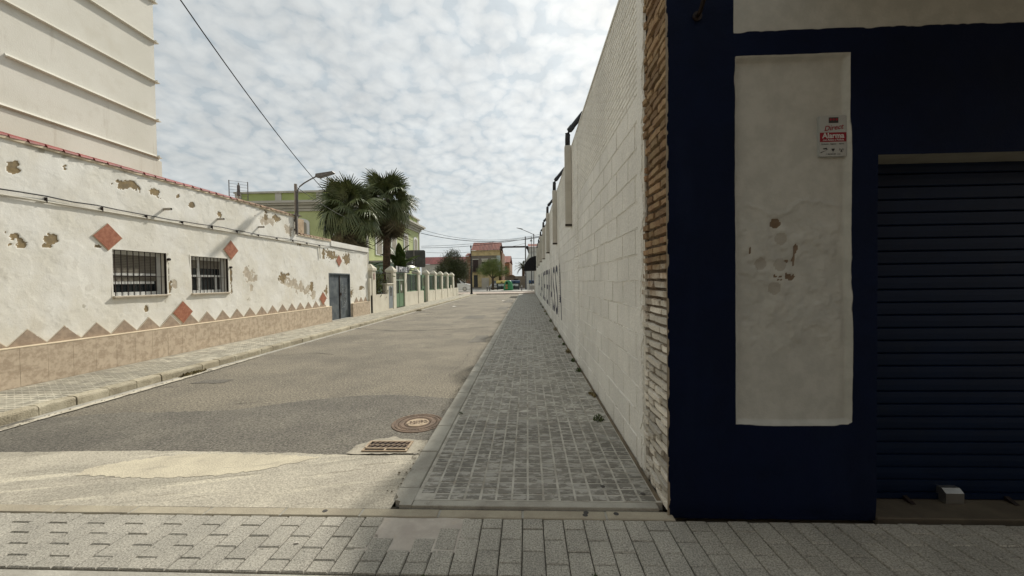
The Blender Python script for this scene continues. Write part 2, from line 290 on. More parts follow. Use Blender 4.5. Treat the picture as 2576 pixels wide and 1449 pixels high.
# ------------------------------------------------------------------ mesh helpers
def tag(o, label=None, cat=None, group=None, kind=None):
    if label: o['label'] = label
    if cat: o['category'] = cat
    if group: o['group'] = group
    if kind: o['kind'] = kind
    return o
def link(name, me, mt, parent=None):
    o = bpy.data.objects.new(name, me)
    if mt is not None and not me.materials: me.materials.append(mt)
    col.objects.link(o)
    if parent is not None: o.parent = parent
    return o
def empty(name, loc, rz=0):
    o = bpy.data.objects.new(name, None); col.objects.link(o); o.location = loc; o.rotation_euler[2] = rz; o.empty_display_size = .2
    return o
def kids(o): return [c for c in bpy.data.objects if c.parent == o]
def copy_tree(o, parent=None):
    c = o.copy(); col.objects.link(c); c.parent = parent
    for ch in kids(o): copy_tree(ch, c)
    return c
class MB:
    def __init__(s): s.v = []; s.f = []; s.m = []; s.p = []; s.cm = 0; s.cp = .5
    def add(s, vs, fs):
        b = len(s.v); s.v += [tuple(v) for v in vs]; s.f += [tuple(i+b for i in f) for f in fs]
        s.m += [s.cm]*len(fs); s.p += [s.cp]*len(fs)
    def box(s, x0, x1, y0, y1, z0, z1):
        s.add([(x0,y0,z0),(x1,y0,z0),(x1,y1,z0),(x0,y1,z0),(x0,y0,z1),(x1,y0,z1),(x1,y1,z1),(x0,y1,z1)],
              [(0,3,2,1),(4,5,6,7),(0,1,5,4),(1,2,6,5),(2,3,7,6),(3,0,4,7)])
    def cbox(s, x0, x1, y0, y1, z0, z1, c=.01):   # box with chamfered top edges
        b = [(x0,y0,z0),(x1,y0,z0),(x1,y1,z0),(x0,y1,z0)]; mI = [(x0,y0,z1-c),(x1,y0,z1-c),(x1,y1,z1-c),(x0,y1,z1-c)]
        t = [(x0+c,y0+c,z1),(x1-c,y0+c,z1),(x1-c,y1-c,z1),(x0+c,y1-c,z1)]
        fs = [(0,3,2,1),(8,9,10,11)]
        for i in range(4):
            j = (i+1) % 4; fs += [(i,j,4+j,4+i),(4+i,4+j,8+j,8+i)]
        s.add(b+mI+t, fs)
    def prism(s, pts, axis, a, b):                # polygon pts in the other two axes, extruded along axis from a to b
        def P(p, q):
            return {0: (q, p[0], p[1]), 1: (p[0], q, p[1]), 2: (p[0], p[1], q)}[axis]
        n = len(pts); vs = [P(p, a) for p in pts]+[P(p, b) for p in pts]
        fs = [tuple(range(n-1, -1, -1)), tuple(range(n, 2*n))]+[(i, (i+1) % n, n+(i+1) % n, n+i) for i in range(n)]
        s.add(vs, fs)
    def tube(s, pts, r, n=8, caps=True):
        pts = [Vector(p) for p in pts]; rs = r if isinstance(r, (list, tuple)) else [r]*len(pts); rings = []
        for i, p in enumerate(pts):
            d = (pts[min(i+1, len(pts)-1)]-pts[max(i-1, 0)]).normalized()
            a = d.cross(Vector((0, 0, 1)) if abs(d.z) < .9 else Vector((1, 0, 0))).normalized(); b = d.cross(a)
            rings.append([p+(a*math.cos(2*math.pi*k/n)+b*math.sin(2*math.pi*k/n))*rs[i] for k in range(n)])
        vs = [v for rg in rings for v in rg]; fs = []
        for i in range(len(pts)-1):
            for k in range(n):
                k2 = (k+1) % n; fs.append((i*n+k, i*n+k2, (i+1)*n+k2, (i+1)*n+k))
        if caps: fs += [tuple(range(n-1, -1, -1)), tuple(range((len(pts)-1)*n, len(pts)*n))]
        s.add(vs, fs)
    def lathe(s, prof, n=20, c=(0, 0, 0), sq=0.):  # prof (r,z)
        vs = []; fs = []
        for r, z in prof:
            for k in range(n):
                a = 2*math.pi*k/n; q = 1+sq*(1/max(abs(math.cos(a)), abs(math.sin(a)))-1)
                vs.append((c[0]+r*q*math.cos(a), c[1]+r*q*math.sin(a), c[2]+z))
        for i in range(len(prof)-1):
            for k in range(n):
                k2 = (k+1) % n; fs.append((i*n+k, i*n+k2, (i+1)*n+k2, (i+1)*n+k))
        fs += [tuple(range(n-1, -1, -1)), tuple(range((len(prof)-1)*n, len(prof)*n))]
        s.add(vs, fs)
    def mesh(s, name, mats, smooth=False, piece=False):
        me = bpy.data.meshes.new(name); me.from_pydata(s.v, [], s.f)
        for q in (mats if isinstance(mats, (list, tuple)) else [mats]): me.materials.append(q)
        if any(s.m): me.polygons.foreach_set('material_index', s.m)
        if smooth: me.polygons.foreach_set('use_smooth', [True]*len(s.f))
        if piece:
            a = me.attributes.new('piece', 'FLOAT', 'FACE'); a.data.foreach_set('value', s.p)
        me.update(); return me
    def build(s, name, mats, parent=None, smooth=False, piece=False, origin=None):
        if origin is not None:
            ox, oy, oz = origin; s.v = [(a-ox, b-oy, c-oz) for a, b, c in s.v]
        o = link(name, s.mesh(name, mats, smooth, piece), None, parent)
        if origin is not None: o.location = origin
        return o
def bx(name, mt, x0, x1, y0, y1, z0, z1, parent=None, c=0):
    b = MB(); (b.cbox(x0, x1, y0, y1, z0, z1, c) if c else b.box(x0, x1, y0, y1, z0, z1)); return b.build(name, mt, parent)

def vnoise(U, V, seed=0):
    rs = np.random.RandomState(seed); T = rs.rand(256, 256)
    iu = np.floor(U).astype(int); iv = np.floor(V).astype(int); fu = U-iu; fv = V-iv
    fu = fu*fu*(3-2*fu); fv = fv*fv*(3-2*fv)
    g = lambda a, b: T[a % 256, b % 256]
    return (g(iu, iv)*(1-fu)+g(iu+1, iv)*fu)*(1-fv)+(g(iu, iv+1)*(1-fu)+g(iu+1, iv+1)*fu)*fv
def fbm(U, V, s, o=4, seed=0):
    r = 0; a = 1; t = 0
    for i in range(o):
        r = r+a*vnoise(U*s+17.3*i, V*s+5.1*i, seed+i); t += a; a *= .55; s *= 2.03
    return r/t
def sstep(x, a, b):
    t = np.clip((x-a)/(b-a), 0, 1); return t*t*(3-2*t)
def patchmask(U, V, patches, seed=3, rag=.9, ns=9.):
    n1 = fbm(U, V, ns, 4, seed)-.5; n2 = fbm(U, V, ns*3, 3, seed+9)-.5
    mk = np.zeros_like(U)
    for (u0, v0, a, b) in patches:
        d = np.sqrt(((U-u0)/a)**2+((V-v0)/b)**2)+n1*rag*2.2+n2*rag*.8
        mk = np.maximum(mk, sstep(-d, -1.04, -.96))
    return mk
def relief(name, us, vs, frame, disp, holes, attrs, mt, parent=None, smooth=True):
    us = np.array(sorted(set(np.round(us, 4)))); vs = np.array(sorted(set(np.round(vs, 4))))
    U, V = np.meshgrid(us, vs, indexing='ij'); D = disp(U, V)
    X, Y, Z = frame(U, V, D); nu, nv = len(us), len(vs)
    co = np.stack([X, Y, Z], -1).reshape(-1, 3).astype(np.float32)
    cu = (us[:-1]+us[1:])/2; cv = (vs[:-1]+vs[1:])/2; CU, CV = np.meshgrid(cu, cv, indexing='ij')
    keep = np.ones(CU.shape, bool)
    for (a, b, c, d) in holes: keep &= ~((CU > a) & (CU < b) & (CV > c) & (CV < d))
    I, J = np.nonzero(keep); a = I*nv+J
    q = np.stack([a, a+nv, a+nv+1, a+1], -1).reshape(-1).astype(np.int32)
    me = bpy.data.meshes.new(name); me.vertices.add(len(co)); me.vertices.foreach_set('co', co.reshape(-1))
    me.loops.add(len(q)); me.loops.foreach_set('vertex_index', q); nf = len(q)//4
    me.polygons.add(nf); me.polygons.foreach_set('loop_start', np.arange(nf, dtype=np.int32)*4)
    try: me.polygons.foreach_set('loop_total', np.full(nf, 4, np.int32))
    except Exception: pass
    if smooth: me.polygons.foreach_set('use_smooth', np.ones(nf, bool))
    for k, fn in attrs.items():
        at = me.attributes.new(k, 'FLOAT', 'POINT'); at.data.foreach_set('value', fn(U, V).reshape(-1).astype(np.float32))
    me.materials.append(mt); me.update(); me.validate()
    return link(name, me, None, parent)
def rng(a, b, st, extra=()):
    n = max(1, int(round((b-a)/st))); return list(np.linspace(a, b, n+1))+[e for e in extra if a <= e <= b]
def textmesh(s, mt, parent, name, size, mtx, depth=.001, shear=0, bold=0, font_off=0):
    cu = bpy.data.curves.new(name, 'FONT'); cu.body = s; cu.size = size; cu.extrude = depth; cu.offset = bold; cu.shear = shear
    cu.align_x = 'CENTER'; cu.align_y = 'CENTER'; cu.resolution_u = 3
    to = bpy.data.objects.new(name+'_tmp', cu); col.objects.link(to); bpy.context.view_layer.update()
    dg = bpy.context.evaluated_depsgraph_get(); me = bpy.data.meshes.new_from_object(to.evaluated_get(dg))
    bpy.data.objects.remove(to); me.name = name; me.materials.clear(); me.materials.append(mt)
    o = link(name, me, None, parent); o.matrix_world = mtx; return o
def sheet(name, pts, z, mt, parent=None, kind='structure'):
    me = bpy.data.meshes.new(name); me.from_pydata([(x, y, z) for x, y in pts], [], [tuple(range(len(pts)))]); 
    o = link(name, me, mt, parent)
    if kind: tag(o, kind=kind)
    return o
def ragged(pts, amp, step, seed=1):
    r = random.Random(seed); out = []
    n = len(pts)
    for i in range(n):
        a, b = pts[i], pts[(i+1) % n]; L_ = math.hypot(b[0]-a[0], b[1]-a[1]); k = max(1, int(L_/step))
        for j in range(k):
            t = j/k; out.append((a[0]+(b[0]-a[0])*t+r.uniform(-amp, amp), a[1]+(b[1]-a[1])*t+r.uniform(-amp, amp)))
    return out

# ================================================================== SETTING: ground and roads
YF = 2.58; XL = -7.6; XP = -7.5; XR = .93
sheet('ground', [(-1500, -300), (1500, -300), (1500, 2500), (-1500, 2500)], -.06, m_ground)
bx('cross_street', m_asph, -40, 40, -9, .2, -.055, -.02); tag(bpy.data.objects['cross_street'], kind='structure')
sheet('road', [(-6.06, 3.3), (-1.0, 3.3), (-1.0, 45.6), (-6.06, 45.6)], 0.0, m_asph)
# dark repair patch with a wavy far edge
far = [(-6.05, 4.38), (-5.6, 4.45), (-5.1, 4.62), (-4.6, 4.62), (-4.2, 4.66), (-3.7, 4.72), (-3.3, 4.95), (-2.9, 5.15), (-2.4, 5.32), (-1.9, 5.36), (-1.4, 5.26), (-1.0, 5.18)]
near = [(-1.0, 3.40), (-6.05, 3.40)]
fp = []
r0 = random.Random(5)
for i in range(len(far)-1):
    for k in range(6):
        t = k/6; fp.append((far[i][0]+(far[i+1][0]-far[i][0])*t, far[i][1]+(far[i+1][1]-far[i][1])*t+r0.uniform(-.018, .018)))
sheet('road_patch', fp+[far[-1]]+near, .004, m_asph2)
ne = [(-6.3, 3.44), (-5.5, 3.47), (-5.0, 3.475), (-4.4, 3.50), (-3.9, 3.525), (-3.3, 3.52), (-2.7, 3.505), (-2.2, 3.50), (-1.9, 3.47), (-1.55, 3.455), (-1.2, 3.46), (-.98, 3.485)]
ap = []
for i in range(len(ne)-1):
    for k in range(7):
        t = k/7; ap.append((ne[i][0]+(ne[i+1][0]-ne[i][0])*t, ne[i][1]+(ne[i+1][1]-ne[i][1])*t+r0.uniform(-.008, .008)))
sheet('concrete_apron', ap+[ne[-1], (-.98, 2.634), (-6.3, 2.630)], .010, m_apron)
pp = [(-3.75, 3.02), (-3.3, 3.0), (-2.95, 3.04), (-2.72, 3.10), (-2.55, 3.20), (-2.42, 3.33), (-2.40, 3.42), (-2.6, 3.44), (-3.0, 3.44), (-3.25, 3.40), (-3.45, 3.22), (-3.65, 3.08)]
pp = [(-3.80, 3.06), (-3.2, 3.015), (-2.6, 3.06), (-2.3, 3.17), (-2.05, 3.31), (-1.9, 3.41), (-2.3, 3.45), (-2.8, 3.47), (-3.2, 3.46), (-3.6, 3.33), (-3.85, 3.16)]
sheet('apron_patch', ragged(pp, .016, .03, 4), .0125, m_apron2)
# long cracks in the old asphalt
def crack(pts, w=.012, seed=1, z=.0045):
    r = random.Random(seed); P = []
    for i in range(len(pts)-1):
        a, b = Vector((*pts[i], 0)), Vector((*pts[i+1], 0)); k = max(2, int((b-a).length/.12))
        for j in range(k): q = a.lerp(b, j/k); P.append((q.x+r.uniform(-.03, .03), q.y+r.uniform(-.03, .03)))
    vs = []; fs = []
    for i, p in enumerate(P):
        ww = w*r.uniform(.3, 1.2); vs += [(p[0], p[1]-ww, z), (p[0], p[1]+ww, z)]
        if i: fs.append((2*i-2, 2*i, 2*i+1, 2*i-1))
    me = bpy.data.meshes.new('road_crack'); me.from_pydata(vs, [], fs); o = link('road_crack', me, m_crack); tag(o, kind='structure'); return o
crack([(-5.9, 20.5), (-4.6, 19.5), (-3.2, 19.6), (-2.2, 20.8), (-1.3, 23.0)], .05, 2)
crack([(-6.0, 13.2), (-4.4, 12.4), (-2.8, 12.6), (-1.3, 13.4)], .035, 3)
crack([(-3.4, 5.6), (-3.2, 7.2), (-3.5, 8.8), (-3.1, 11.0)], .009, 12)
crack([(-5.8, 8.2), (-4.9, 8.6), (-4.2, 8.3)], .010, 13)
for k_, (x_, y_, w_, l_) in enumerate(((-1.35, 10.6, .22, .7), (-1.45, 22.5, .3, 1.4), (-1.5, 30.5, .35, 2.4), (-5.2, 6.1, .28, .12), (-2.4, 17.0, .5, .8))):
    sheet('tar_patch', ragged([(x_-w_, y_-l_), (x_+w_, y_-l_*.8), (x_+w_*.9, y_+l_), (x_-w_*.7, y_+l_*.9)], .03, .12, 60+k_), .0042+.0002*k_, m_asph2)
crack([(-6.0, 30.0), (-3.6, 28.6), (-1.2, 31.0)], .07, 4)
crack([(-1.35, 6.2), (-1.28, 7.8), (-1.36, 9.3)], .02, 7)
# gutter strip and worn line beside the left kerb
g_ = MB(); g_.box(-6.06, -5.93, 2.9, 45, -.02, .003); tag(g_.build('gutter_strip', m_conc), kind='structure')
sheet('road_line', ragged([(-5.93, 3.2), (-5.84, 3.2), (-5.80, 5.6), (-5.86, 8.2), (-5.93, 8.2)], .012, .1, 6), .0145, m_line)
sheet('drain_surround', ragged([(-1.70, 3.47), (-1.0, 3.49), (-1.0, 3.78), (-1.28, 3.82), (-1.36, 3.88), (-1.55, 3.80), (-1.68, 3.66)], .012, .04, 8), .0145, mat('drain_mortar', (.42, .385, .31), (.30, .275, .225), scale=6, bump=.6, bscale=80, fine=.25, fscale=70, layers=[((.18, .165, .135), 7, .55, .68, .6)]))

# ------------------------------------------------------------------ pavement in front (granite pavers)
pav = MB(); pav.box(-4.6, 6.0, 1.15, 2.53, -.06, .006); pav_o = pav.build('front_pavement', m_jointdirt); tag(pav_o, kind='structure')
pv_meshes = []
for k in range(5):
    b = MB(); c = .006
    b.cbox(-.0635, .0635, -.0975, .0975, -.02, .0, c)
    b.v = [(x+NR.uniform(-.0012, .0012), y+NR.uniform(-.0012, .0012), z+NR.uniform(-.0008, .0008)) for x, y, z in b.v]
    pv_meshes.append(b.mesh('paver', m_paver))
px0 = -.70
broken = {(0, 0), (1, 0), (2, 0), (1, 1)}
for i in range(-24, 36):
    x = -.645+i*.1325
    if x < -3.95 or x > 3.9: continue
    off = .0 if i % 2 else .1015
    for j in range(-1, 4):
        yc = 2.525-.1015-j*.203-off+.1015
        y0, y1 = yc-.0985, yc+.0985
        y1 = min(y1, 2.524); y0 = max(y0, 2.03)
        if y1-y0 < .03: continue
        yc = (y0+y1)/2
        cxn = x
        if (-.98 < cxn < -.70 and yc > 2.40) or (-.78 < cxn < -.55 and yc > 2.28) or (-.60 < cxn < -.44 and yc > 2.42): continue
        o = link('paver', pv_meshes[rnd.randrange(5)], None, pav_o)
        o.location = (x, yc, .0195+rnd.uniform(-.0012, .0012)); o.scale = (1, (y1-y0)/.195, 1)
        o.rotation_euler = (rnd.uniform(-.006, .006), rnd.uniform(-.006, .006), rnd.uniform(-.004, .004))
# mortar repair where pavers are missing
b = relief('mortar_repair', rng(-1.05, -.40, .008), rng(2.2, 2.527, .008), lambda U, V, D: (U, V, D),
    lambda U, V: .0065+.010*fbm(U, V, 9, 4, 5)+.008*np.abs(fbm(U, V, 5, 2, 8)-.5)*2, [], {}, mat('repair_mortar', (.42, .375, .33), (.52, .48, .42), scale=6, bump=.5, bscale=90, layers=[((.50, .40, .26), 3.1, .58, .66, .7), ((.12, .10, .08), 9, .64, .72, .7)]), pav_o)
# beyond the gap: second strip towards the viewer
b = MB(); b.box(-4.6, 6, 1.15, 2.012, -.05, .017); tag(b.build('pavement_strip', m_conc), kind='structure')
# front kerb stones
fk = MB(); fk.box(-4.6, .91, 2.527, 2.66, -.05, .0085); fk_o = fk.build('front_kerb_bed', m_jointdirt); b = MB(); b.box(-4.6, .91, 2.535, 2.617, -.04, .0165); b.build('joint_mortar', m_conc, fk_o); tag(fk_o, kind='structure')
xk = -4.42
kb = MB(); kb.cbox(-.5, .5, -.044, .044, -.03, 0, .006); kbm = kb.mesh('kerb_stone', m_front)
for ln in [.54, .54, .55, .54, .54, .55, .54, .57, .56, .45]:
    o = link('kerb_stone', kbm, None, fk_o); o.location = (xk+ln/2, 2.575+.002*math.sin(xk*3), .021); o.scale = ((ln-.014)/1., 1, 1); o.rotation_euler[2] = rnd.uniform(-.006, .002)
    xk += ln
# concrete strip closing the tiled pavement
b = MB(); b.cbox(-.828, .88, 2.634, 2.70, -.02, .037, .004); b.build('edge_strip', m_conc, fk_o)

# ------------------------------------------------------------------ right pavement: small square pads
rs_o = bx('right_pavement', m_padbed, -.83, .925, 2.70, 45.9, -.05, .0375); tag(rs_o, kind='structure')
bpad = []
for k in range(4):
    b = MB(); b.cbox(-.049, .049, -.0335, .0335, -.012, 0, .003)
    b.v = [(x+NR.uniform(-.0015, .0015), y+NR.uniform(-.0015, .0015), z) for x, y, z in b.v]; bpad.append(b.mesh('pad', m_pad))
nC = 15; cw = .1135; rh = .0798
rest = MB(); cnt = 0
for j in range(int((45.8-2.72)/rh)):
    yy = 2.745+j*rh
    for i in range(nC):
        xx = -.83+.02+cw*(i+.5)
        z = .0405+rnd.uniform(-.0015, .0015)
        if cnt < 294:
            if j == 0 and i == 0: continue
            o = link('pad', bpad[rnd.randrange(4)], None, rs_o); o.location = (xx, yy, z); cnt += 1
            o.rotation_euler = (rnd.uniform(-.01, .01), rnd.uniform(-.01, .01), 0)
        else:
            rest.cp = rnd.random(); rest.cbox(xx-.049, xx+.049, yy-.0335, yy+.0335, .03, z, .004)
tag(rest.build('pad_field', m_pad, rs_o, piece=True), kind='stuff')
b = MB(); b.cbox(.893, .925, 2.72, 45.8, .03, .040, .003); b.build('wall_margin', mat('dirt_margin', (.20, .16, .11), (.12, .095, .065), scale=5, bump=.8, bscale=60), rs_o)
# right kerb stones
kr = MB(); kr.box(-.99, -.835, 2.9, 45.6, -.05, .01); kr_o = kr.build('right_kerb', m_jointdirt); tag(kr_o, kind='structure')
k2 = MB(); k2.cbox(-.078, .078, -.5, .5, -.06, 0, .008); k2m = k2.mesh('kerb_stone', m_conc)
y = 2.86
first = True
while y < 45.4:
    ln = .62
    o = link('kerb_stone', k2m, None, kr_o); o.location = (-.915+rnd.uniform(-.003, .003), y+ln/2, .041+rnd.uniform(-.002, .002)); o.scale = (1, ln-.008, 1)
    o.rotation_euler = (0, rnd.uniform(-.008, .008), rnd.uniform(-.002, .002)); y += ln
# broken corner piece
b = MB(); b.prism([(-.993, 2.862), (-.985, 2.78), (-.955, 2.73), (-.965, 2.70), (-.925, 2.685), (-.918, 2.638), (-.832, 2.638), (-.832, 2.862)], 2, -.02, .037); b.build('broken_corner', m_conc, kr_o)

# ------------------------------------------------------------------ left pavement
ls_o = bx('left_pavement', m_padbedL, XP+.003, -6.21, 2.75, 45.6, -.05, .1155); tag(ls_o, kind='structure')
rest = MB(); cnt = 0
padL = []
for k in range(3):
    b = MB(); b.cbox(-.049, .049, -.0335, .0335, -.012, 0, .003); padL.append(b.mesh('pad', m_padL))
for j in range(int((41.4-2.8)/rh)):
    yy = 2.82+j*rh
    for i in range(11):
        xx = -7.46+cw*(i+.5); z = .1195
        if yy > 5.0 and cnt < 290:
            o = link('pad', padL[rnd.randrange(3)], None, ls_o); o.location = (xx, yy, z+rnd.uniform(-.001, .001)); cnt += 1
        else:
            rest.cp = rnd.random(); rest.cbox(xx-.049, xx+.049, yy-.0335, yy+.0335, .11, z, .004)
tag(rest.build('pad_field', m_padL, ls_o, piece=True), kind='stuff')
kl_o = bx('left_kerb', m_jointdirt, -6.205, -6.08, 2.8, 45.6, -.05, .09); tag(kl_o, kind='structure')
k3 = []
for k in range(4):
    b = MB(); pr = [(-.073, -.16), (.073, -.16), (.073, -.035), (.064, -.014), (.045, -.003), (.02, 0), (-.073, 0)]
    ys = np.linspace(-.5, .5, 7); vs = []; fs = []
    for yi in ys:
        for p in pr: vs.append((p[0]+NR.uniform(-.004, .004)*(p[0] > 0), yi, p[1]+NR.uniform(-.003, .003)*(p[1] > -.1)))
    n = len(pr)
    for a in range(6):
        for q in range(n): fs.append((a*n+q, a*n+(q+1) % n, (a+1)*n+(q+1) % n, (a+1)*n+q))
    fs += [tuple(range(n)), tuple(range(6*n+n-1, 6*n-1, -1))]
    b.add(vs, fs); k3.append(b.mesh('kerb_stone', m_concL, smooth=False))
y = 2.9
while y < 45.3:
    ln = .40
    o = link('kerb_stone', k3[rnd.randrange(4)], None, kl_o); o.location = (-6.135+rnd.uniform(-.006, .006), y+ln/2, .121+rnd.uniform(-.004, .003)); o.scale = (1, ln-.012, 1)
    o.rotation_euler = (rnd.uniform(-.008, .008), 0, rnd.uniform(-.012, .012)); y += ln

# ------------------------------------------------------------------ far end: promenade and avenue
o = bx('promenade', m_prom, -60, 40, 45.6, 52.0, -.05, .12); tag(o, kind='structure')
o = bx('avenue', m_prom2, -60, 40, 52.02, 64.0, -.05, .20); tag(o, kind='structure')
o = bx('far_pavement', m_prom2, -60, 40, 64.02, 66.9, -.05, .30); tag(o, kind='structure')
o = bx('garden_ground', m_ground, -20, XP-.3, 18.4, 45.5, -.05, .12); tag(o, kind='structure')

ob = empty('added_shade_building', (4, -12, 0)); tag(ob, 'added brown building behind the viewer, unseen, keeping skylight off the shop front', 'building')  # unseen block added to cut the skylight reaching the shop front
b = MB(); b.box(-14, 22, -19, -8.5, 0, 9); o = b.build('wall', mat('added_brown_wall', (.20, .15, .11), (.16, .12, .09), scale=1, bump=.2)); o.parent = ob; o.matrix_parent_inverse = Matrix.Translation((-4, 12, 0))
for k in range(6):
    for z_ in (1.0, 4.0, 6.8):
        b = MB(); b.box(-12+k*5.6, -10.6+k*5.6, -8.52, -8.44, z_, z_+1.6); o = b.build('window', glassmat('dark_window_glass', (.012, .016, .018), .06)); o.parent = ob; o.matrix_parent_inverse = Matrix.Translation((-4, 12, 0))
# ================================================================== LEFT LOW BUILDING
lb = empty('low_white_building', (-8.6, 10, 0))
tag(lb, 'long low white building with flaking limewash, barred windows and a tiled plinth', 'building')
def child(o, p):
    o.parent = p; o.matrix_parent_inverse = p.matrix_world.inverted() if p.type != 'EMPTY' else Matrix.Translation(-Vector(p.location)); return o
W1 = (6.77, 7.83, 1.407, 2.268); W2 = (8.42, 9.50, 1.405, 2.25); DR = (14.47, 16.22, .1, 1.985)
PA = [(5.44, 3.42, .06, .04), (5.45, 3.34, .08, .05), (6.08, 3.59, .05, .05), (7.08, 3.52, .20, .09), (7.61, 3.51, .10, .10), (8.14, 3.54, .05, .04), (8.49, 3.39, .10, .06),
      (9.25, 3.33, .07, .05), (5.42, 2.36, .09, .10), (5.50, 2.28, .06, .08), (5.85, 2.35, .08, .08), (5.78, 2.25, .07, .03), (6.81, 3.47, .04, .02), (7.9, 1.55, .06, .11), (9.5, 2.38, .06, .12),
      (14.7, 2.67, .40, .17), (15.95, 2.60, .27, .20), (14.11, 2.67, .09, .16), (14.24, 1.25, .11, .20), (13.26, 1.46, .12, .2), (16.32, 1.19, .15, .18), (17.39, 1.35, .20, .09),
      (11.41, 3.58, .15, .09), (10.98, 3.55, .06, .14), (11.69, 1.80, .15, .12), (11.91, 1.88, .10, .06), (12.42, 3.5, .08, .22), (9.58, 1.8, .03, .3), (7.86, 1.8, .02, .3), (6.55, 2.3, .10, .04),
      (7.35, .98+.15, .04, .05), (12.6, 2.9, .1, .06)]
PG = [(10.19, 1.87, .15, .17), (10.34, 1.72, .16, .09), (10.3, 1.51, .06, .09), (12.1, 1.62, .3, .12), (12.5, 1.46, .40, .15), (12.93, 1.36, .19, .12), (13.35, 1.2, .13, .2), (11.0, 3.45, .3, .12), (8.0, 1.62, .05, .07), (11.7, 1.7, .2, .1), (12.0, 3.35, .16, .2)]
def peel(U, V): return patchmask(U, V, PA, 3, 1.15, 10.)
def peelg(U, V): return patchmask(U, V, PG, 13, 1.1, 8.)*(1-peel(U, V))
def stain(U, V):
    top = sstep(V, 3.60, 3.79)*sstep(fbm(U, V*.3, 3.1, 4, 40), .38, .62)*.75*(U < 12.5)
    run = sstep(fbm(U, V*.12, 6., 4, 44), .66, .78)*.28
    fl = sstep(fbm(U, V, 5., 5, 47), .70, .74)*.4
    return np.clip(top+run+fl, 0, 1)
def dispL(U, V):
    d = (fbm(U, V, 1.3, 3, 20)-.5)*.022+(fbm(U, V, 7., 4, 25)-.5)*.005
    n = fbm(U, V, 3.1, 5, 31); d += 0.0018*sstep(n, .50, .512)+.0012*sstep(fbm(U, V, 2.6, 6, 35), .56, .57)
    return d-.009*peel(U, V)-.004*peelg(U, V)
us = rng(2.62, 5.0, .05)+rng(5.0, 12.5, .0145, (W1[0], W1[1], W2[0], W2[1]))+rng(12.5, 18.1, .022, (DR[0], DR[1]))
vs = rng(.1, 3.8, .0155, (W1[2], W1[3], W2[2], W2[3], DR[3], .71, 3.24))
w = relief('wall', us, vs, lambda U, V, D: (XL+D, U, V), dispL,
    [(W1[0], W1[1], W1[2], W1[3]), (W2[0], W2[1], W2[2], W2[3]), (DR[0], DR[1], 0, DR[3]), (12.5, 19, 3.24, 9)], {'peel': peel, 'peelg': peelg, 'stain': stain}, m_wallL)
child(w, lb)
b = MB()
b.box(-10.6, XL-.03, 2.62, 6.70, 0, 3.78); b.box(-10.6, XL-.5, 6.70, 9.55, 0, 3.78); b.box(-10.6, XL-.03, 9.55, 12.46, 0, 3.78)
b.box(-7.9, XL-.03, 12.46, 14.40, 0, 3.22); b.box(-7.9, XL-.2, 14.40, 16.3, 0, 3.22); b.box(-7.9, XL-.03, 16.3, 18.08, 0, 3.22)
b.box(XL-.5, XL-.03, 6.70, 9.55, 0, 1.38); b.box(XL-.5, XL-.03, 6.70, 9.55, 2.30, 3.78); b.box(XL-.5, XL-.03, 7.88, 8.38, 1.38, 2.30); b.box(XL-.2, XL-.03, 14.40, 16.3, 2.03, 3.22)
b.box(XL-.06, XL-.005, 12.3, 12.47, 3.2, 3.77)
child(b.build('wall_body', m_tall), lb)
# narrow end faces
b = MB(); b.box(-7.9, XL+.008, 18.05, 18.1, .1, 3.22); child(b.build('end_wall', m_fence), lb)
b = MB(); b.box(XL-.02, XL+.035, 14.62, 18.12, 3.035, 3.235); child(b.build('parapet_band', m_wallL), lb)
b = MB(); b.box(XL-.02, XL+.028, 3.0, 12.47, 3.765, 3.80); b.box(XL-.02, XL+.03, 12.5, 14.62, 3.20, 3.235); child(b.build('coping_ledge', m_tilecap), lb)
# plinth: core, tiles, cap
for (a, z) in (((2.9, 14.45)), None) if False else (((2.9, 14.45), 0), ((16.25, 18.05), 0)):
    b = MB(); b.box(XL-.02, XP-.0025, a[0], a[1], .1, .695); child(b.build('plinth', m_grout), lb)
    b = MB(); b.cbox(XL-.02, XP+.004, a[0], a[1]+.002, .695, .712, .004); child(b.build('plinth_cap', m_tilecap), lb)
tw = .335
tb = MB(); tb.box(-.006, .006, -tw/2+.002, tw/2-.002, -.5, .5); tbm = tb.mesh('tile', m_tile)
tn = 0
for (a, z1) in ((2.9, 14.45), (16.25, 18.05)):
    y = a+.12 if a < 10 else a
    ys = [a]
    while y < z1: 
        if y > a: ys.append(y)
        y += tw
    ys.append(z1)
    for i in range(len(ys)-1):
        y0, y1 = ys[i], ys[i+1]
        if y1-y0 < .03: continue
        for (za, zb) in ((.12, .358), (.362, .692)):
            o = link('tile', tbm, None, None); o.location = (XP-.006+rnd.uniform(-.001, .001), (y0+y1)/2, (za+zb)/2); o.scale = (1, (y1-y0-.004)/(tw-.004), zb-za); child(o, lb)
b = MB(); b.box(XL+.0, XP-.002, 14.452, 14.458, .12, .69); b.box(XL, XP-.002, 16.243, 16.249, .12, .69); child(b.build('plinth_end', m_tile), lb)
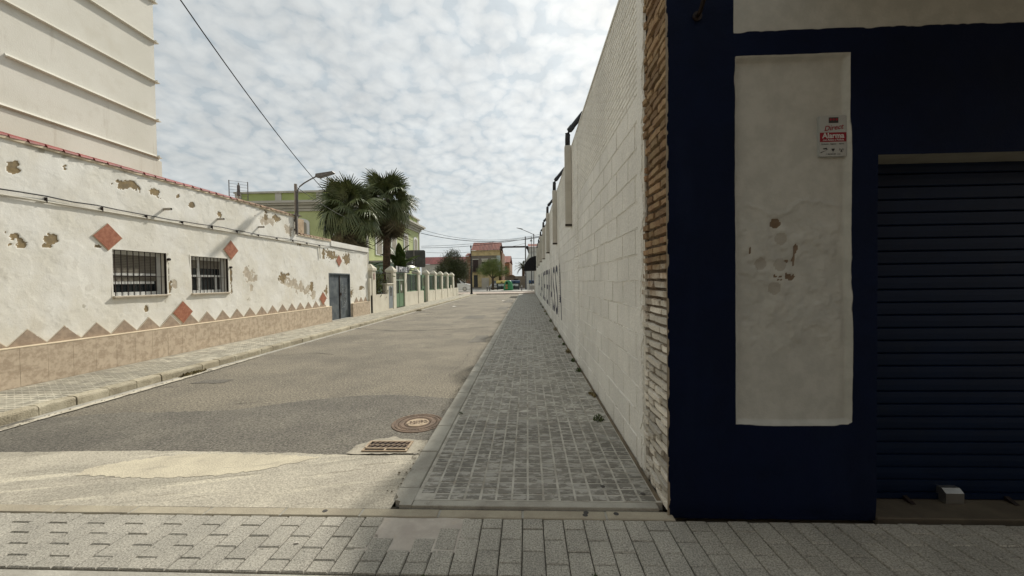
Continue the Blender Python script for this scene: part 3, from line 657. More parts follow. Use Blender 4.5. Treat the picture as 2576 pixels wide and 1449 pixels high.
# half tiles on edge
tri = MB(); tri.prism([(-.2335, 0), (.2335, 0), (0, .2335)], 0, -.02, .014); trm = tri.mesh('triangle_tile', mat('brown_marbled_tile', (.40, .315, .24), (.30, .235, .18), scale=13, detail=9, bump=.06, rough=.5, rand=.05))
rim = MB(); rim.prism([(-.252, 0), (.252, 0), (0, .252)], 0, -.02, .009); rmm = rim.mesh('tile_joint', m_grout)
y = 5.528-.469*5
while y < 18.0:
    if not (14.25 < y < 16.45) or abs(y-14.2) < .1:
        for nm, mm in (('triangle_tile', trm), ('tile_joint', rmm)):
            o = link(nm, mm, None, None); o.location = (XL, y, .7125); child(o, lb)
    y += .469
for (y, z) in ((6.695, 2.484), (9.594, 2.476), (15.258, 2.491), (8.17, 1.017-.02), (13.992, 1.03)):
    s_ = .24 if y != 15.258 else .235
    b = MB(); b.prism([(-s_, 0), (0, -s_), (s_, 0), (0, s_)], 0, -.02, .020)
    o = b.build('pink_diamond_tile', m_pink); o.location = (XL, y, z); child(o, lb)
    b = MB(); s2 = s_+.014; b.prism([(-s2, 0), (0, -s2), (s2, 0), (0, s2)], 0, -.02, .012)
    o = b.build('tile_joint', m_grout); o.location = (XL, y, z); child(o, lb)
# coping tiles, overlapping barrels laid lengthwise
def barrel(name, mt):
    b = MB(); n = 8; rings = []
    for (yy, r, th) in ((-.135, .098, 0), (.135, .074, 0)):
        rings.append([(r*math.cos(math.pi*k/n), yy, r*.72*math.sin(math.pi*k/n)) for k in range(n+1)]+[((r-.014)*math.cos(math.pi*k/n), yy, (r-.014)*.72*math.sin(math.pi*k/n)) for k in range(n, -1, -1)])
    m_ = len(rings[0]); fs = [(k, (k+1) % m_, m_+(k+1) % m_, m_+k) for k in range(m_)]
    for k in range(n): fs += [(k, m_-1-k, m_-2-k, k+1), (m_+k, m_+k+1, 2*m_-2-k, 2*m_-1-k)]
    b.add(rings[0]+rings[1], fs); return b.mesh(name, mt)
br, bo = barrel('red_coping_tile', m_redtile), barrel('coping_tile', m_oldtile)
y = 3.3
while y < 12.3:
    red = y < 9.75
    o = link('coping_tile', br if red else bo, None, None); o.location = (XL-.045+rnd.uniform(-.006, .006), y, 3.802+rnd.uniform(-.003, .003)); o.rotation_euler = (rnd.uniform(.0, .03)+.055, rnd.uniform(-.04, .04), rnd.uniform(-.03, .03)); child(o, lb)
    y += .222
y = 12.75
while y < 14.6:
    o = link('coping_tile', bo, None, None); o.location = (XL-.055, y, 3.237); o.rotation_euler = (.06, rnd.uniform(-.06, .06), rnd.uniform(-.05, .05)); child(o, lb); y += .2
# flat roof
b = MB(); b.box(-10.6, XL-.12, 2.62, 12.44, 3.78, 3.82); child(b.build('roof', m_oldtile), lb)
# windows
def window(W, blind, midx=None):
    y0, y1, z0, z1 = W; xg = XL-.16
    f = MB()
    f.box(XL-.30, XL-.0, y0-.03, y0, z0-.03, z1+.03); f.box(XL-.30, XL-.0, y1, y1+.03, z0-.03, z1+.03); f.box(XL-.30, XL, y0, y1, z1, z1+.03); f.box(XL-.30, XL, y0, y1, z0-.03, z0)
    reveal = child(f.build('window', m_wallL), lb)
    t = .045
    f = MB(); f.box(xg-.03, xg+.03, y0, y0+t, z0, z1); f.box(xg-.03, xg+.03, y1-t-.04, y1, z0, z1); f.box(xg-.03, xg+.03, y0+t, y1-t-.04, z1-.075, z1); f.box(xg-.03, xg+.04, y0+t, y1-t-.04, z0, z0+.065)
    zm = z0+(z1-z0)*.47; f.box(xg-.025, xg+.035, y0+t, y1-t-.04, zm-.02, zm+.025)
    if midx: f.box(xg-.02, xg+.033, midx-.04, midx+.04, z0+.065, zm-.02); f.box(xg-.03, xg+.01, midx-.03, midx+.03, zm+.025, z1-.075); f.box(xg-.02, xg+.02, y1-.26, y1-.20, z0+.065, zm-.02)
    fr = f.build('frame', m_winframe, reveal); 
    f = MB(); f.box(xg-.012, xg-.006, y0+t, y1-t, z0+.03, z1-.05); f.build('pane', m_glass, reveal)
    # blind slats
    zt, zb = (z1-.075, z0+.27) if blind > .6 else (z1-.075, z1-.28)
    k = int((zt-zb)/.032)
    xs = xg-.026 if blind < .6 else xg+.0
    for q in range(k):
        if blind > .6 and abs(zt-q*.032-.016-zm) < .035: continue
        f = MB(); za = zt-(q+1)*.032; f.prism([(y0+t, za+.002), (y1-t-.04, za+.002), (y1-t-.04, za+.030), (y0+t, za+.030)], 0, xg-.005, xg+(.008 if za < zm or blind < .6 else .006)); f.build('blind_slat', m_blind, reveal)
    if blind > .6: f = MB(); f.box(xg-.006, xg+.02, y0+t, y1-t-.1, zb-.05, zb+.0); f.build('blind_rail', m_winframe, reveal)
    # sill
    f = MB(); f.cbox(XL-.14, XL+.055, y0-.02, y1+.03, z0-.028, z0-.001, .004); f.build('sill', m_marble, reveal)
    # grille: bars, each its own piece, and two flat rails with an edge plate
    xb = XL-.028; n = 9 if blind > .6 else 10
    for q in range(n):
        yy = y0+.06+(y1-y0-.16)*q/(n-1); f = MB(); f.tube([(xb, yy, z0-.0), (xb, yy, z1)], .0075, 6); f.build('grille_bar', m_darkmetal, reveal)
    f = MB(); f.box(xb-.004, xb+.004, y0+.0, y1-.02, z1-.012, z1-.002); f.box(xb-.004, xb+.004, y0, y1-.02, zm-.045, zm-.037); f.box(xb-.02, xb+.02, y1-.012, y1-.003, z0, z1); f.build('grille_rail', m_darkmetal, reveal)
    f = MB()
    f.box(XL-.30, XL-.18, y0, y1, z0, z1); f.build('dark_interior', m_black, reveal)
    return reveal
window(W1, 1.0); window(W2, .3, 8.78)
# little hinge lugs beside windows
for (y, z) in ((7.86, 2.14), (9.56, 2.03)):
    b = MB(); b.tube([(XL-.01, y, z), (XL+.045, y, z)], .028, 8); child(b.build('hinge_stub', m_darkmetal), lb)
# steel door
dro = MB(); dro.box(XL-.19, XL+.004, DR[0]-.0, DR[0]+.045, .11, DR[3]); dro.box(XL-.19, XL+.004, DR[1]-.045, DR[1], .11, DR[3]); dro.box(XL-.19, XL+.004, DR[0]+.045, DR[1]-.045, DR[3]-.05, DR[3])
dr = child(dro.build('door', m_door), lb)
ym = (DR[0]+DR[1])/2+.02
for (a, c_) in ((DR[0]+.048, ym-.006), (ym+.006, DR[1]-.048)):
    f = MB(); f.cbox(a, c_, .13, DR[3]-.055, 0, .025, .004)
    f.v = [(XL-.075+z_, x_, y_) for x_, y_, z_ in f.v]; leaf = f.build('door_leaf', m_door, dr)
for zz_ in (.42, 1.02):
    f = MB(); f.box(XL-.052, XL-.044, DR[0]+.05, DR[1]-.05, zz_, zz_+.02); f.build('door_seam', m_door, dr)
f = MB(); f.box(XL-.05, XL-.025, ym-.02, ym+.02, .13, 1.9); f.build('door_astragal', m_darkmetal, dr)
f = MB(); f.box(XL-.052, XL-.02, ym+.04, ym+.14, 1.08, 1.2); f.build('door_lock', m_darkmetal, dr)
r1 = random.Random(21)
for k in range(11):  # scribbles on the door
    f = MB(); yb = ym+.12+r1.uniform(0, .4); zb = r1.uniform(.75, 1.75); pts = []
    for q in range(9): pts.append((XL-.047, yb+.09*math.sin(q*1.7+k)+q*.008, zb-q*.028+.05*math.cos(q*2.3+k)))
    f.tube(pts, .0045, 4); f.build('scribble', m_scrib, dr)
b = MB(); b.box(XL-.19, XP+.01, DR[0], DR[1], .1, .135); child(b.build('door_step', m_conc), lb)
# rain spouts
for (y, z) in ((7.80, 3.19), (9.20, 3.205), (10.64, 3.21)):
    b = MB(); n = 12; L0 = XL-.05; L1 = XL+.165; vs = []
    for (x, r) in ((L0, .026), (L1, .026), (L1, .021), (L0+.02, .021)):
        for k in range(n): a = 2*math.pi*k/n; vs.append((x, y+r*math.cos(a), z+r*math.sin(a)))
    fs = [(i*n+k, i*n+(k+1) % n, (i+1)*n+(k+1) % n, (i+1)*n+k) for i in range(3) for k in range(n)]+[tuple(range(3*n, 4*n))]
    b.cm = 0; b.add(vs, fs); b.m = [0]*n+[0]*n+[1]*n+[1]
    b.p = [.5]*len(b.f); child(b.build('rain_spout', [m_pvc, m_black], smooth=False), lb)
# chimney with metal cowl
ch = MB(); ch.prism([(-7.98, 12.60), (-7.66, 12.60), (-7.66, 12.98), (-7.98, 12.98)], 2, 3.22, 3.78); chm = ch.build('chimney', m_oldtile)
chm.data.materials[0] = mat('chimney_render', (.52, .40, .27), (.40, .30, .20), scale=6, bump=.5, bscale=40, layers=[((.22, .15, .10), 8, .58, .7, .7)])
child(chm, lb)
b = MB(); b.lathe([(.08, 0), (.08, .09), (.19, .11), (.05, .17), (.01, .18)], 16, (-7.82, 12.79, 3.78)); b.build('cowl', m_lamp, chm)
# antenna on the roof
an = empty('tv_antenna', (-9.0, 11.75, 3.82)); tag(an, 'small grid television antenna on the low building roof, left of the green parapet', 'antenna')
b = MB(); b.tube([(0, 0, 0), (0, 0, .95)], .018, 6); b.build('mast', m_lampw, an)
b = MB()
for sx in (-.24, .24): b.box(sx-.012, sx+.012, -.03, .03, .42, 1.0)
for k in range(7): b.tube([(-.24, 0, .45+k*.09), (.24, 0, .45+k*.09)], .004, 4)
b.build('grid', m_lamp, an)
b = MB(); b.box(-.04, .04, -.12, .04, .55, .85); b.tube([(-.1, -.1, .6), (0, -.13, .68), (.1, -.1, .6)], .006, 4); b.build('dipole', m_lamp, an); an.rotation_euler[2] = .65

# wall lamp
wl = empty('wall_street_lamp', (XL+.06, 12.36, 3.25)); tag(wl, 'street lamp on a short streaked post fixed to the low building beside its chimney', 'street lamp')
b = MB(); b.tube([(0, 0, -.05), (.0, 0, 1.6)], .048, 10); b.build('post', m_lampw, wl)
b = MB(); b.tube([(.055, 0, .55), (.055, 0, 1.28), (.075, 0, 1.42), (.14, 0, 1.52), (.28, 0, 1.62), (.52, 0, 1.75), (.74, 0, 1.85)], .022, 8); b.build('arm', m_lamp, wl)
b = MB(); b.prism([(.70, 1.80), (.76, 1.80), (.80, 1.77), (.86, 1.80), (1.25, 1.91), (1.29, 1.94), (1.27, 1.97), (.95, 1.93), (.72, 1.90)], 1, -.09, .09); b.build('lamp_head', m_lamp, wl)
b = MB(); b.box(-.07, -.03, -.05, .05, .1, .14); b.box(-.07, -.03, -.05, .05, .4, .44); b.build('bracket', m_darkmetal, wl)
b = MB(); b.tube([(.03, -.05, 1.35), (.045, -.06, .9), (.02, -.06, .5), (.03, -.05, .0)], .008, 5); b.build('feed_cable', m_cable, wl)

# cables along the wall
def cable(name, pts, r, mt, label, cat, group=None, n=5):
    b = MB(); b.tube(pts, r, n); o = b.build(name, mt); tag(o, label, cat, group); return o
pts = []
y = 3.0
while y < 18.2:
    pts.append((XL+.035+.006*math.sin(y*5), y, 3.0+.012*math.sin(y*2.2)+.006*math.sin(y*7)+(.02 if y < 6 else 0))); y += .35
cable('wall_cable', pts, .011, m_cable, 'black cable clipped along the flaking white wall above the windows', 'cable')
b = MB(); b.tube([(XL+.028, 3.0, 2.935), (XL+.028, 13.8, 2.935), (XL+.028, 13.82, 2.5)], .014, 8); cd = b.build('wall_conduit', m_conduit); tag(cd, 'cream painted conduit running under the black cable on the white wall', 'conduit')
b = MB()
for k in range(14): yy = 3.4+k*.8; b.box(XL, XL+.045, yy-.006, yy+.006, 2.922, 3.005)
b.build('clip', m_darkmetal, cd)

# ================================================================== TALL BUILDING far left
tb_ = empty('tall_cream_building', (-12, 4, 0)); tag(tb_, 'tall plain cream building with sloping shadowed ledges rising behind the low white one', 'building')
b = MB(); b.box(-18, -8.6, -6, 8.70, 0, 14); child(b.build('wall', m_tall), tb_)
b = MB(); b.box(-18.02, -8.57, -5.98, 8.78, 0, 4.50); b.prism([(-8.60, 4.50), (-8.57, 4.50), (-8.60, 4.56)], 1, -5.9, 8.75); child(b.build('base_course', m_tall), tb_)
for (z, ya) in ((7.23, -5), (6.31, -5), (5.42, 6.1), (4.57, -5), (8.15, -5), (9.07, -5)):
    b = MB(); b.prism([(-8.605, z+.09), (-8.595, z+.04), (-8.575, z+.015), (-8.525, z+.002), (-8.525, z-.003), (-8.605, z-.006)], 1, ya, 8.70); child(b.build('ledge', m_tall, smooth=False), tb_)
    b = MB(); b.prism([(8.695, z+.05), (8.71, z+.02), (8.765, z+.002), (8.765, z-.004), (8.695, z-.006)], 0, -17.9, -8.53); child(b.build('ledge', m_tall), tb_)

# ================================================================== RIGHT WHITE BLOCK WALL
rw = empty('white_block_wall', (1.0, 24, 0)); tag(rw, 'long high white painted block wall running away along the shaded right pavement', 'wall')
b = MB(); b.box(XR+.0045, 1.12, 3.10, 46.0, 0, 4.30); child(b.build('wall_core', m_mortR), rw)
jz = [.03, .245, .468, .691, .914, 1.137, 1.36, 1.583, 1.806, 2.03, 2.25, 2.475, 2.70, 2.92, 3.14]
bm_ = []
for k in range(6):
    b = MB(); ny, nz = 5, 3; vs = []; fs = []
    c = .012
    ring0 = [(.02, -.5, -.5), (.02, .5, -.5), (.02, .5, .5), (.02, -.5, .5)]
    ring1 = [(0, -.5+.012, -.5+.03), (0, .5-.012, -.5+.03), (0, .5-.012, .5-.03), (0, -.5+.012, .5-.03)]
    ring1 = [(x+NR.uniform(-.001, .001), y_+NR.uniform(-.006, .006), z_+NR.uniform(-.015, .015)) for x, y_, z_ in ring1]
    b.add(ring0+ring1, [(4, 7, 6, 5)]+[(i, 4+i, 4+(i+1) % 4, (i+1) % 4) for i in range(4)])
    bm_.append(b.mesh('block', m_wallR))
rest = MB(); cand = []
for ci in range(14):
    z0, z1 = jz[ci], jz[ci+1]; y = 3.13+(0 if ci % 2 else .22)
    if ci % 2 == 0: cand.append((3.13, 3.13+.215, z0, z1))
    while y < 45.9:
        cand.append((y, min(y+.442, 45.95), z0, z1)); y += .447
cand.sort(key=lambda q: q[0]+abs((q[2]+q[3])/2-1.6)*.4)
for k, (y0, y1, z0, z1) in enumerate(cand):
    dx = rnd.uniform(-.0022, .0022)
    if k < 290:
        o = link('block', bm_[rnd.randrange(6)], None, None); o.location = (XR+dx, (y0+y1)/2, (z0+z1)/2); o.scale = (1, y1-y0-.006, z1-z0-.008); o.rotation_euler[2] = rnd.uniform(-.004, .004); child(o, rw)
    else:
        g = .003; x = XR+dx; cc = .007; rest.cp = rnd.random()
        a = [(x+.02, y0+g, z0+g), (x+.02, y1-g, z0+g), (x+.02, y1-g, z1-g), (x+.02, y0+g, z1-g)]
        t = [(x, y0+g+cc, z0+g+cc), (x, y1-g-cc, z0+g+cc), (x, y1-g-cc, z1-g-cc), (x, y0+g+cc, z1-g-cc)]
        rest.add(a+t, [(4, 7, 6, 5)]+[(i, 4+i, 4+(i+1) % 4, (i+1) % 4) for i in range(4)])
o = rest.build('block_field', m_wallR, piece=True); tag(o, kind='stuff'); child(o, rw)
rest = MB(); z = 3.145; k = 0
while z < 4.30:
    y = 3.12-(k % 2)*.12
    while y < 45.9:
        y1 = min(y+.245, 45.9); x = XR+rnd.uniform(-.0015, .002); ya = max(y, 3.12)
        rest.cp = rnd.random()
        a = [(x+.02, ya+.003, z+.003), (x+.02, y1-.003, z+.003), (x+.02, y1-.003, z+.048), (x+.02, ya+.003, z+.048)]
        t = [(x, ya+.008, z+.009), (x, y1-.008, z+.009), (x, y1-.008, z+.042), (x, ya+.008, z+.042)]
        rest.add(a+t, [(4, 7, 6, 5)]+[(i, 4+i, 4+(i+1) % 4, (i+1) % 4) for i in range(4)]); y += .25
    z += .0525; k += 1
o = rest.build('thin_brick_courses', m_wallR, piece=True); tag(o, kind='stuff'); child(o, rw)
b = MB(); b.box(XR-.012, 1.14, 3.1, 46.02, 4.30, 4.325); child(b.build('wall_coping', m_wallR), rw)
mb2 = MB(); r7 = random.Random(17)
for z_ in jz[1:-1]:
    y = 3.17; h_ = .003
    while y < 22:
        st = .02+.004*(y-3); y1 = y+st; h_ = min(.008, max(-.002, h_+r7.uniform(-.0035, .0035))); w_ = r7.uniform(.004, .010)
        zz0 = z_+.003*math.sin(y*9)+r7.uniform(-.002, .002)
        if h_ > .0005:
            mb2.cp = .8; mb2.add([(XR+.004, y, zz0-w_), (XR-h_, y+.2*st, zz0-.2*w_), (XR-h_, y1-.1*st, zz0+.2*w_), (XR+.004, y, zz0+w_), (XR+.004, y1, zz0+w_), (XR+.004, y1, zz0-w_)], [(0, 5, 2, 1), (3, 1, 2, 4), (0, 1, 3), (5, 4, 2)])
        y = y1
o = mb2.build('mortar_bead', m_wallR, piece=True); tag(o, kind='stuff'); child(o, rw)
# painted brick piers, thin courses
for yp in (7.3, 11.4, 15.5, 19.6, 23.7, 27.8, 31.9, 36.0):
    rest = MB(); z = .04
    while z < 4.28:
        for q in range(2):
            y0 = yp-.25+q*.25-(.0 if int(z/.0525) % 2 else .06); x = XR-.008+rnd.uniform(-.002, .001)
            a = [(x+.03, y0+.003, z), (x+.03, y0+.245, z), (x+.03, y0+.245, z+.047), (x+.03, y0+.003, z+.047)]
            t = [(x, y0+.008, z+.006), (x, y0+.24, z+.006), (x, y0+.24, z+.041), (x, y0+.008, z+.041)]
            rest.cp = rnd.random(); rest.add(a+t, [(4, 7, 6, 5)]+[(i, 4+i, 4+(i+1) % 4, (i+1) % 4) for i in range(4)])
        z += .0525
    child(rest.build('pier', m_wallR, piece=True), rw)
# glass shards set in the top
rs = MB(); r2 = random.Random(9)
for k in range(140):
    y = 3.3+k*.17+r2.uniform(-.05, .05); h = r2.uniform(.02, .07); x = XR+r2.uniform(.0, .08); a = r2.uniform(-.03, .03)
    rs.add([(x, y-.02, 4.32), (x+.01, y+.02, 4.32), (x-.01+a, y+a, 4.32+h), (x+.004, y, 4.32+h*.8)], [(0, 1, 2), (1, 3, 2), (0, 2, 3)])
o = rs.build('glass_shards', mat('bottle_glass', (.40, .50, .46), (.32, .42, .38), rough=.1, bump=0)); tag(o, kind='stuff'); child(o, rw)
# shed behind the wall
sh = empty('warehouse', (4, 24, 0)); tag(sh, 'plain warehouse whose roof drains over the white block wall', 'building')
b = MB(); b.box(1.5, 9, 3.3, 45.8, 0, 4.85); child(b.build('wall', m_hbeige), sh)
b = MB(); b.box(1.42, 9.05, 3.25, 45.9, 4.85, 4.93); child(b.build('roof', m_lamp), sh)
# exposed old bricks at the corner
oc = empty('exposed_brick_corner', (1.0, 2.85, 0)); tag(oc, 'strip of exposed old ochre and red bricks between the white wall and the blue facade', 'brick pier')
o = relief('mortar', rng(2.60, 3.16, .014), rng(0.0, 4.34, .014), lambda U, V, D: (XR+.022-D, U, V),
    lambda U, V: (fbm(U, V, 14, 4, 60)-.5)*.03, [], {}, m_bmort); child(o, oc)
b = MB(); b.box(XR+.05, 1.14, 2.60, 3.10, 0, 4.34); child(b.build('core', m_bmort), oc)
bk = []
for k in range(14):
    b = MB(); n = 5; vs = []; fs = []
    yy = np.linspace(-.5, .5, n); top = [NR.uniform(-.07, .05) for _ in yy]; bot = [NR.uniform(-.05, .07) for _ in yy]
    for i, a in enumerate(yy):
        e = .0 if 0 < i < n-1 else .006
        vs += [(.03, a, -.5+bot[i]), (e+NR.uniform(-.002, .004), a*.975, -.38+bot[i]+NR.uniform(-.03, .03)), (e+NR.uniform(-.003, .004), a*.975, .38+top[i]+NR.uniform(-.03, .03)), (.03, a, .5+top[i])]
    for i in range(n-1):
        for q in range(3): fs.append((i*4+q, i*4+q+1, (i+1)*4+q+1, (i+1)*4+q))
    fs += [(0, 3, 2, 1), ((n-1)*4, (n-1)*4+1, (n-1)*4+2, (n-1)*4+3)]
    b.add(vs, fs); bk.append(b.mesh('brick', m_brick, smooth=False))
z = .02; k = 0
while z < 4.27:
    hh = rnd.uniform(.044, .054)
    spl = [2.60, 2.60+.15, 2.60+.42, 3.15] if k % 2 else [2.60, 2.60+.29, 3.02, 3.15]
    if rnd.random() < .2: spl = [2.60, 2.78, 2.95, 3.15]
    wid = 3.15+.03*math.sin(z*5)+rnd.uniform(-.03, .03)-(.05 if z > 2.0 else 0)
    spl[-1] = wid
    for q in range(3):
        y0, y1 = spl[q]+.007, spl[q+1]-.007
        if y1-y0 < .04: continue
        if rnd.random() < .02: continue
        o = link('brick', bk[rnd.randrange(14)], None, None); o.location = (XR-.002+rnd.uniform(-.008, .010), (y0+y1)/2, z+hh/2); o.scale = (1, (y1-y0), hh)
        o.rotation_euler = (rnd.uniform(-.03, .03), rnd.uniform(-.05, .05), rnd.uniform(-.03, .03)); child(o, oc)
    z += hh+rnd.uniform(.011, .019); k += 1
# ragged plaster lip between blocks and bricks
for (ya, sgn, wm, nm, xx, seed) in ((3.15, 1, m_wallR, 'plaster_lip', XR-.006, 70),):
    V = np.arange(0.03, 4.31, .012); e = ya+(fbm(V, V*0+3, 6, 5, seed)-.5)*.16+.02-.05*(V > 2.0)
    vs = []; fs = []
    for i, v in enumerate(V): vs += [(xx+.02, e[i]-.006, v), (xx, e[i]+.004, v), (xx+.001, ya+.11, v), (xx+.012, ya+.14, v)]
    for i in range(len(V)-1):
        for q in range(3): fs.append((i*4+q, i*4+q+1, (i+1)*4+q+1, (i+1)*4+q))
    b = MB(); b.add(vs, fs); child(b.build(nm, wm), oc)

# downpipes over the wall
def downpipe():
    root = empty('downpipe', (0, 0, 0))
    b = MB(); b.tube([(1.30, 0, 5.10), (1.18, 0, 5.02), (.90, 0, 4.68), (.865, 0, 4.60), (.86, 0, 4.50), (.86, 0, 4.33)], .052, 10); b.build('black_pipe', m_blackpipe, root, smooth=True)
    b = MB(); b.tube([(.965, 0, 4.76), (.90, 0, 4.68), (.865, 0, 4.6)], .060, 10); b.build('elbow', m_blackpipe, root, smooth=True)
    b = MB(); b.cbox(.798, .925, -.065, .065, 2.70, 4.36, .006); b.build('pipe_cover', m_whitepipe, root)
    b = MB(); b.box(.79, .93, -.07, -.064, 2.71, 2.75); b.tube([(.865, -.06, 4.45), (.94, -.04, 4.28)], .004, 4); b.build('strap', m_darkmetal, root)
    return root
names = ['nearest black bent downpipe, longest cream cover on the white wall', 'second black bent downpipe from the viewer on the white wall', 'third downpipe along the white wall, before the lettering ends',
         'fourth downpipe along the white wall', 'fifth downpipe along the white wall, above the wall lettering', 'sixth downpipe along the white wall', 'seventh and farthest downpipe, just before the black awning']
pr0 = downpipe()
for i, Y in enumerate((8.03, 11.95, 16.0, 20.15, 24.4, 28.6, 33.0)):
    o = pr0 if i == 0 else copy_tree(pr0); o.location = (0, Y, rnd.uniform(-.05, .05) if i else 0)
    tag(o, names[i], 'downpipe', 'downpipes draining over the white wall')
# painted letters on the wall: far to near
lt = empty('wall_lettering', (XR, 20, 1.3)); tag(lt, 'faded navy capitals reading PLA DE TERRASSA painted on the white wall', 'lettering')
spans = [('P', 31.7, 29.3), ('L', 28.6, 26.9), ('A', 26.3, 23.4), ('D', 22.8, 21.5), ('E', 21.3, 20.2), ('T', 20.0, 18.9), ('E', 18.7, 17.7), ('R', 17.5, 16.7), ('R', 16.5, 15.6), ('A', 15.4, 14.3), ('S', 14.1, 13.0), ('S', 12.8, 11.8), ('A', 11.65, 10.5)]
for ch_, ya, yb in spans:
    cu = bpy.data.curves.new('letter', 'FONT'); cu.body = ch_; cu.size = 1; cu.resolution_u = 3
    to = bpy.data.objects.new('tmp', cu); col.objects.link(to); bpy.context.view_layer.update()
    me = bpy.data.meshes.new_from_object(to.evaluated_get(bpy.context.evaluated_depsgraph_get())); bpy.data.objects.remove(to)
    n = len(me.vertices); co = np.zeros(n*3); me.vertices.foreach_get('co', co); co = co.reshape(-1, 3)
    mn, mxx = co.min(0), co.max(0); t = (co-mn)/np.maximum(mxx-mn, 1e-6)
    new = np.stack([np.full(n, XR-.0032), ya+(yb-ya)*t[:, 0], .50+1.58*t[:, 1]], -1)
    me.vertices.foreach_set('co', new.reshape(-1)); me.materials.clear(); me.update()
    o = link('letter', me, m_letter, None); child(o, lt)
# awning
aw = empty('black_awning', (.9, 40, 2.6)); tag(aw, 'black quarter round awning sticking out of the far end of the white wall', 'awning')
pr = [(.925, 2.66), (-.36, 2.62)]+[(.925-1.29*math.cos(R(a)), 2.66+1.48*math.sin(R(a))) for a in (4, 14, 24, 36, 48, 60, 72, 82, 90)]
b = MB(); b.prism(pr, 1, 40.0, 42.6); child(b.build('canopy', m_awn), aw)
b = MB()
for a in (35, 62): b.tube([(.925, 39.99, 2.66), (.925-1.29*math.cos(R(a)), 39.99, 2.66+1.48*math.sin(R(a)))], .012, 4)
child(b.build('rib', m_darkmetal), aw)
ed = MB(); ed.box(.90, 1.1, 46.0, 51, 0, 3.3); o = ed.build('grey_end_wall', m_corn); tag(o, 'grey end wall beyond the awning at the far end of the white wall', 'wall')

# ================================================================== BLUE SHOP FACADE
sf = empty('blue_shop_building', (3, 3.0, 0)); tag(sf, 'dark blue and white shop building with a recessed white panel and roller shutter', 'building')
PX0, PX1, PZ0, PZ1 = 1.362, 2.085, .63, 3.033
def rrect(U, V):
    wob = (fbm(U, V, 8, 3, 80)-.5)*.008
    lean = .025*(1-(V-PZ0)/(PZ1-PZ0))
    dx = np.maximum(PX0+.3*0-U+lean*.3, U-(PX1+lean)); 
    bot = PZ0+.012*(np.abs(U-1.73)/.36)**6
    dz = np.maximum(bot-V, V-PZ1); return np.maximum(dx, dz)+wob     # <0 inside
HOL = [(1.641, 1.957, .034, .034), (1.472, 1.783, .008, .024), (1.768, 1.79, .014, .03), (1.756, 1.725, .009, .05), (1.704, 1.705, .015, .011), (1.639, 1.618, .017, .017), (1.662, 1.595, .02, .02), (1.732, 1.606, .035, .03)]
DSC = [(1.676, 1.856), (1.544, 1.692), (1.669, 1.685), (1.632, 1.53)]
def hol(U, V): return patchmask(U, V, HOL, 83, .22, 30)*sstep(fbm(U, V, 60, 2, 85)+(V > 1.66)*.5, .35, .45)
def dsc(U, V):
    mk = np.zeros_like(U)
    for (a, b_) in DSC: mk = np.maximum(mk, sstep(-np.hypot((U-a), (V-b_)*.93), -.041, -.037))
    return mk
def whitef(U, V):
    inside = sstep(-rrect(U, V), -.006, .0)
    top = sstep(V+(fbm(U, V, 8, 3, 88)-.5)*.02, 3.185, 3.195)*sstep(U, 1.35, 1.358)
    return np.maximum(inside, top)
def edgef(U, V): return sstep(-U-(fbm(V, U*0, 14, 4, 90)-.5)*.03, -.934, -.926)
def dispF(U, V):
    r_ = rrect(U, V); d = -.036*sstep(-r_, .0, .022)
    ins = sstep(-r_, .02, .06); n = fbm(U, V, 9, 5, 92)
    zone = sstep(2.05-V, 0, .15)*sstep(V-1.0, 0, .2)*.6+.4*sstep(V-.9, -.2, .0)*0
    d += ins*((fbm(U, V, 2.2, 3, 95)-.5)*.012+(n-.5)*.034*zone+.006*sstep(n, .52, .53)*zone+.004*sstep(fbm(U, V, 19, 4, 94), .50, .54)*zone)
    ridge = .007*np.exp(-((V-2.06-.02*np.sin(U*14)-.03*(fbm(U, V, 12, 3, 99)-.5)*4)/.012)**2)*(U > 1.45)
    d += ins*ridge+(1-ins)*(fbm(U, V, 5, 4, 98)-.5)*.010
    return d-.006*hol(U, V)-.003*dsc(U, V)-(.01*sstep(.10-V, 0, .08)*(fbm(U, V, 20, 3, 97)))
OX0, OX1, OZ = 2.262, 5.3, 2.38
w = relief('facade', rng(.918, 3.3, .0105, (OX0,))+rng(3.3, 7, .15, (OX1,)), rng(.0, 3.4, .0105, (OZ,))+rng(3.4, 5.4, .15), lambda U, V, D: (U, YF-D, V), dispF,
    [(OX0, OX1, -1, OZ)], {'white': whitef, 'hole': hol, 'disc': dsc, 'edge': edgef}, m_fac)
child(w, sf)
b = MB(); b.box(1.0, OX0-.008, YF+.08, 3.10, 0, 4.9); b.box(OX0-.008, OX1+.004, YF+.045, 3.28, OZ+.004, 4.9); b.box(OX1+.004, 7, YF+.045, 3.28, 0, 4.9); child(b.build('wall_body', m_tall), sf)
b = MB(); b.box(.918, 7, YF+.012, YF+.05, 4.9, 5.4); child(b.build('parapet', m_tall), sf)
b = MB(); b.box(OX0, OX1, YF+.006, 2.95, OZ, OZ+.004); child(b.build('soffit', m_soffit), sf)
b = MB(); b.box(OX0-.006, OX0-.002, YF+.01, 2.95, 0, OZ); b.box(OX1, OX1+.004, YF+.01, 2.95, 0, OZ); child(b.build('jamb', m_soffit), sf)
# step under the shutter
b = MB(); b.cbox(OX0, OX1, YF-.01, 2.96, -.02, .026, .006); child(b.build('door_sill', mat('dirty_threshold', (.12, .10, .07), (.08, .066, .048), scale=3, bump=.4)), sf)
